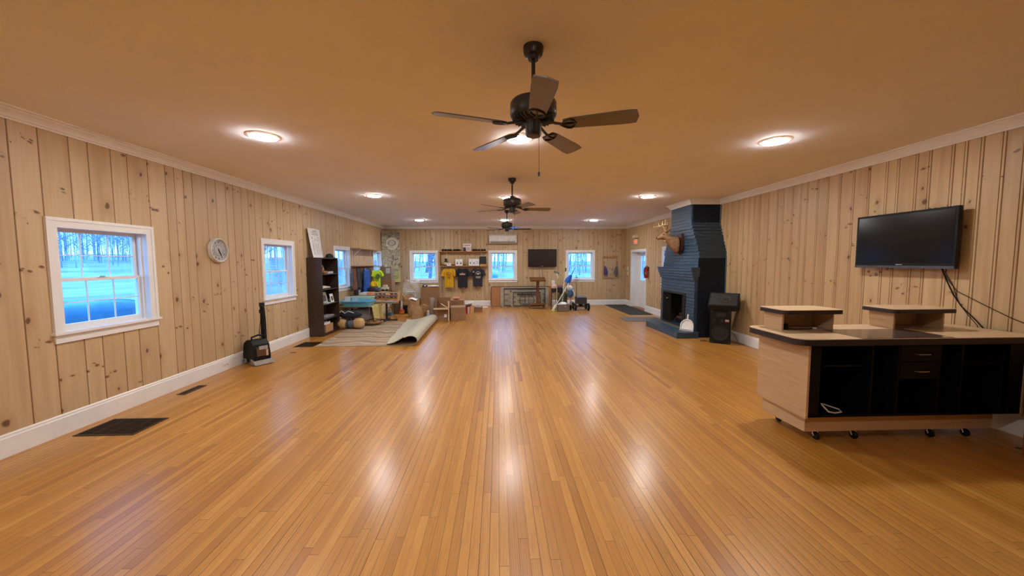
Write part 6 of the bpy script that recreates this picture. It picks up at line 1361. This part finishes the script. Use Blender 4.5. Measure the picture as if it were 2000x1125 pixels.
# ================================================================== CLEANING GEAR
def gear():
    st = cm('pole_white', 220, 222, 210, .4)
    for nm, x, lb, col in (('basket_stand', 1.95, 'left black wire basket stand holding pale and pink rolls', (214, 176, 166)), ('basket_stand', 2.17, 'right black wire basket stand holding purple cloths', (120, 88, 110))):
        t = T(nm, lb, 'stand', (x, 12.95, 0), ww=True)
        t.p('basket', MB().lathe([(.085, .60), (.10, .75), (.09, .75), (.08, .61), (0, .61)], (x, 12.95, 0), 16), M['blackm'])
        for dx, dy in ((-.07, -.05), (.07, -.05), (-.07, .06), (.07, .06)): t.p('leg', MB().cyl((x+dx*1.2, 12.95+dy*1.2, 0), (x+dx, 12.95+dy, .61), .006, n=6), M['blackm'])
        t.p('cloth_fill', MB().ell((x, 12.95, .80), .085, .08, .10 if x < 2 else .06, p=.7), cm('fill_%d' % int(x*100), *col, .8))
    one('paper_roll', MB().lathe([(.05, 0), (.055, .01), (.055, .13), (.02, .135), (0, .12)], (1.93, 12.95, .895), 18), M['paper'], 'white paper towel roll on the left black basket stand', 'roll', (1.93, 12.95, .895))
    t = T('push_broom', 'broom with grey-green head up and yellow-green handle among cleaning gear', 'broom', (2.28, 13.05, 0), ww=True)
    t.p('handle', MB().tube([(2.31, 13.02, 0), (2.20, 13.06, .9), (2.12, 13.08, 1.12)], .012, 8), cm('handle_lime', 164, 170, 70, .5)); t.p('head', MB().box(-.10, .10, -.03, .03, -.02, .05, M=Matrix.Translation((2.06, 13.09, 1.28)) @ Matrix.Rotation(.35, 4, 'Y')), cm('head_sage', 96, 108, 96)); t.p('ferrule', MB().tube([(2.12, 13.08, 1.08), (2.07, 13.09, 1.26)], [.018, .04], 10), cm('ferrule_white', 206, 214, 204))
    t = T('yellow_pole', 'thin yellow mop pole standing beside the broom', 'pole', (2.34, 13.1, 0), ww=True); t.p('shaft', MB().tube([(2.36, 13.08, 0), (2.26, 13.12, .8), (2.22, 13.14, 1.20)], .009, 8), cm('pole_yellow', 216, 196, 60, .5)); t.p('end_cap', MB().ell((2.22, 13.14, 1.2), .015, .015, .02), M['black'])
    t = T('white_pole', 'upright white pole with black grip in the cleaning gear', 'pole', (2.30, 12.98, 0), ww=True); t.p('shaft', MB().tube([(2.24, 12.88, .25), (2.31, 12.98, .85), (2.385, 13.05, 1.36)], .013, 8), st); t.p('grip', MB().tube([(2.38, 13.045, 1.33), (2.395, 13.06, 1.45)], .020, 8), M['black'])
    t = T('long_mop', 'long white-handled mop leaning diagonally with yellow-green head on floor', 'mop', (1.85, 12.45, 0), ww=True)
    a, b = Vector((1.90, 12.50, .10)), Vector((2.46, 12.86, .93)); t.p('handle', MB().tube([a, a.lerp(b, .5)+Vector((0, 0, -.01)), b], .012, 8), st); t.p('mop_head', MB().tube([a.lerp(b, .16), a.lerp(b, .05), a, Vector((1.83, 12.45, .025))], [.03, .055, .06, .025], 10), cm('mop_pale', 196, 200, 180, .9, bump=.8))
    f = MB(); rnd = random.Random(5)
    for k in range(16): x = 1.78+.011*k; f.tube([(1.86, 12.48, .07), (x, 12.44+rnd.uniform(-.03, .03), .03), (x-.01, 12.40+rnd.uniform(-.03, .03), .012)], .010, 5)
    t.p('mop_fringe', f, cm('fringe_lime', 176, 180, 70, .9))
    t = T('snow_shovel', 'blue plastic shovel, blade down, before the right back window', 'shovel', (2.50, 13.0, .9), ww=True); cbl = cm('shovel_blue', 20, 96, 196, .4)
    Mv = Matrix.Translation((2.49, 12.98, 1.07)) @ Matrix.Rotation(math.radians(30), 4, 'Y')
    def bl(u, v): wv = .045+.055*min(1, v*1.6); return ((u-.5)*2*wv, .025*(4*(u-.5)**2)-.01, .15-.31*v)
    t.p('blade', MB().sheet(bl, 10, 8, .005, M=Mv), cbl); t.p('handle', MB().tube([Mv @ Vector((0, 0, .12)), Mv @ Vector((0, 0, .26)), Vector((2.70, 13.02, 1.46))], [.018, .012, .009], 8), cm('shovel_grip', 40, 66, 110, .4))
    t.p('lower_shaft', MB().tube([Mv @ Vector((0, .0, -.14)), Vector((2.40, 12.97, .60)), Vector((2.36, 12.95, .02))], .010, 8), M['dkbrown'])
    one('dust_pan', MB().box(-.10, .06, -.01, .01, 0, .17, M=Matrix.Translation((2.38, 12.92, .72)) @ Matrix.Rotation(math.radians(22), 4, 'Y')), cm('pan_mauve', 120, 104, 104), 'mauve grey dust pan hanging behind the crossing poles', 'dustpan', (2.38, 12.92, .72)) if False else None
    blob('spray_bag', 'blue and white cleaning cloth bundle below the blue shovel', 'bundle', (2.53, 12.93, .62), (.11, .09, .20), cm('cloth_blue', 70, 104, 150, .8), 12, parts=(('white_cloth', MB().ell((2.50, 12.88, .76), .10, .06, .10).tube([(2.58, 12.87, .72), (2.64, 12.87, .62), (2.66, 12.87, .52)], .022, 8), cm('cloth_white', 200, 212, 226)), ('support_post', MB().cyl((2.55, 12.95, 0), (2.55, 12.95, .5), .02), M['pine'])))
    blob('green_bag', 'olive green fabric heap on the floor behind the grey bin', 'bag', (2.29, 13.12, .33), (.17, .13, .33), cm('olive', 104, 116, 76, .9), 14, sag=.25)
    t = T('grey_tote', 'grey square plastic tote in front of the cleaning gear', 'tote', (2.21, 12.55, 0), ww=True)
    m = MB(); 
    for (x0, x1, y0, y1) in ((2.03, 2.41, 12.42, 12.43), (2.03, 2.41, 12.67, 12.68), (2.03, 2.04, 12.43, 12.67), (2.40, 2.41, 12.43, 12.67)): m.box(x0, x1, y0, y1, .0, .235)
    m.box(2.03, 2.41, 12.42, 12.68, 0, .01); t.p('tub', m, cm('tote_grey', 126, 118, 114, .5)); r_ = MB().box(2.015, 2.425, 12.405, 12.42, .215, .24).box(2.015, 2.425, 12.68, 12.695, .215, .24).box(2.015, 2.03, 12.42, 12.68, .215, .24).box(2.41, 2.425, 12.42, 12.68, .215, .24); t.p('rim', r_, cm('tote_rim', 140, 134, 128, .5))
    blob('white_rags', 'white crumpled rags on top of the grey tote', 'rags', (2.20, 12.55, .20), (.15, .11, .10), M['paper'], 15, sag=.35)
    # wagon
    t = T('garden_cart', 'small black-wheeled cart with dark box body near the back wall', 'cart', (2.85, 12.7, 0), ww=True)
    t.p('box_body', MB().box(2.72, 3.04, 12.60, 13.05, .22, .455), cm('cart_box', 52, 50, 54, .5), bevel=.006); t.p('chassis', MB().box(2.66, 3.08, 12.62, 12.66, .12, .15).box(2.66, 3.08, 13.0, 13.04, .12, .15).box(2.86, 2.90, 12.6, 13.05, .12, .22), M['blackm'])
    for x in (2.65, 3.10):
        for y in (12.63, 13.02):
            w_ = t.p('wheel', MB().lathe([(.05, -.03), (.105, -.035), (.125, -.02), (.128, 0), (.125, .02), (.105, .035), (.05, .03)], n=24, M=Matrix.Translation((x, y, .128)) @ Matrix.Rotation(PI/2, 4, 'Y')), M['black'])
            t.p('hub', MB().cyl((x-.032, y, .128), (x+.032, y, .128), .052, n=16), cm('hub_grey', 170, 168, 160, .4), w_)
    t.p('pull_handle', MB().tube([(2.75, 12.98, .40), (2.76, 13.0, .85), (2.73, 13.02, .96), (2.62, 13.04, .98), (2.45, 13.06, .975)], .008, 6), M['blackm'])
    t = T('hand_truck', 'dark two-wheeled frame standing between the tote and the cart', 'hand truck', (2.5, 12.75, 0), ww=True)
    for x in (2.50,): t.p('wheel', MB().lathe([(.03, -.02), (.085, -.025), (.10, 0), (.085, .025), (.03, .02)], n=20, M=Matrix.Translation((x, 12.72, .10)) @ Matrix.Rotation(PI/2, 4, 'Y')), M['black'])
    t.p('frame_bar', MB().tube([(2.50, 12.72, .10), (2.50, 12.80, .25), (2.60, 12.85, .30)], .010, 6), M['blackm'])
gear()
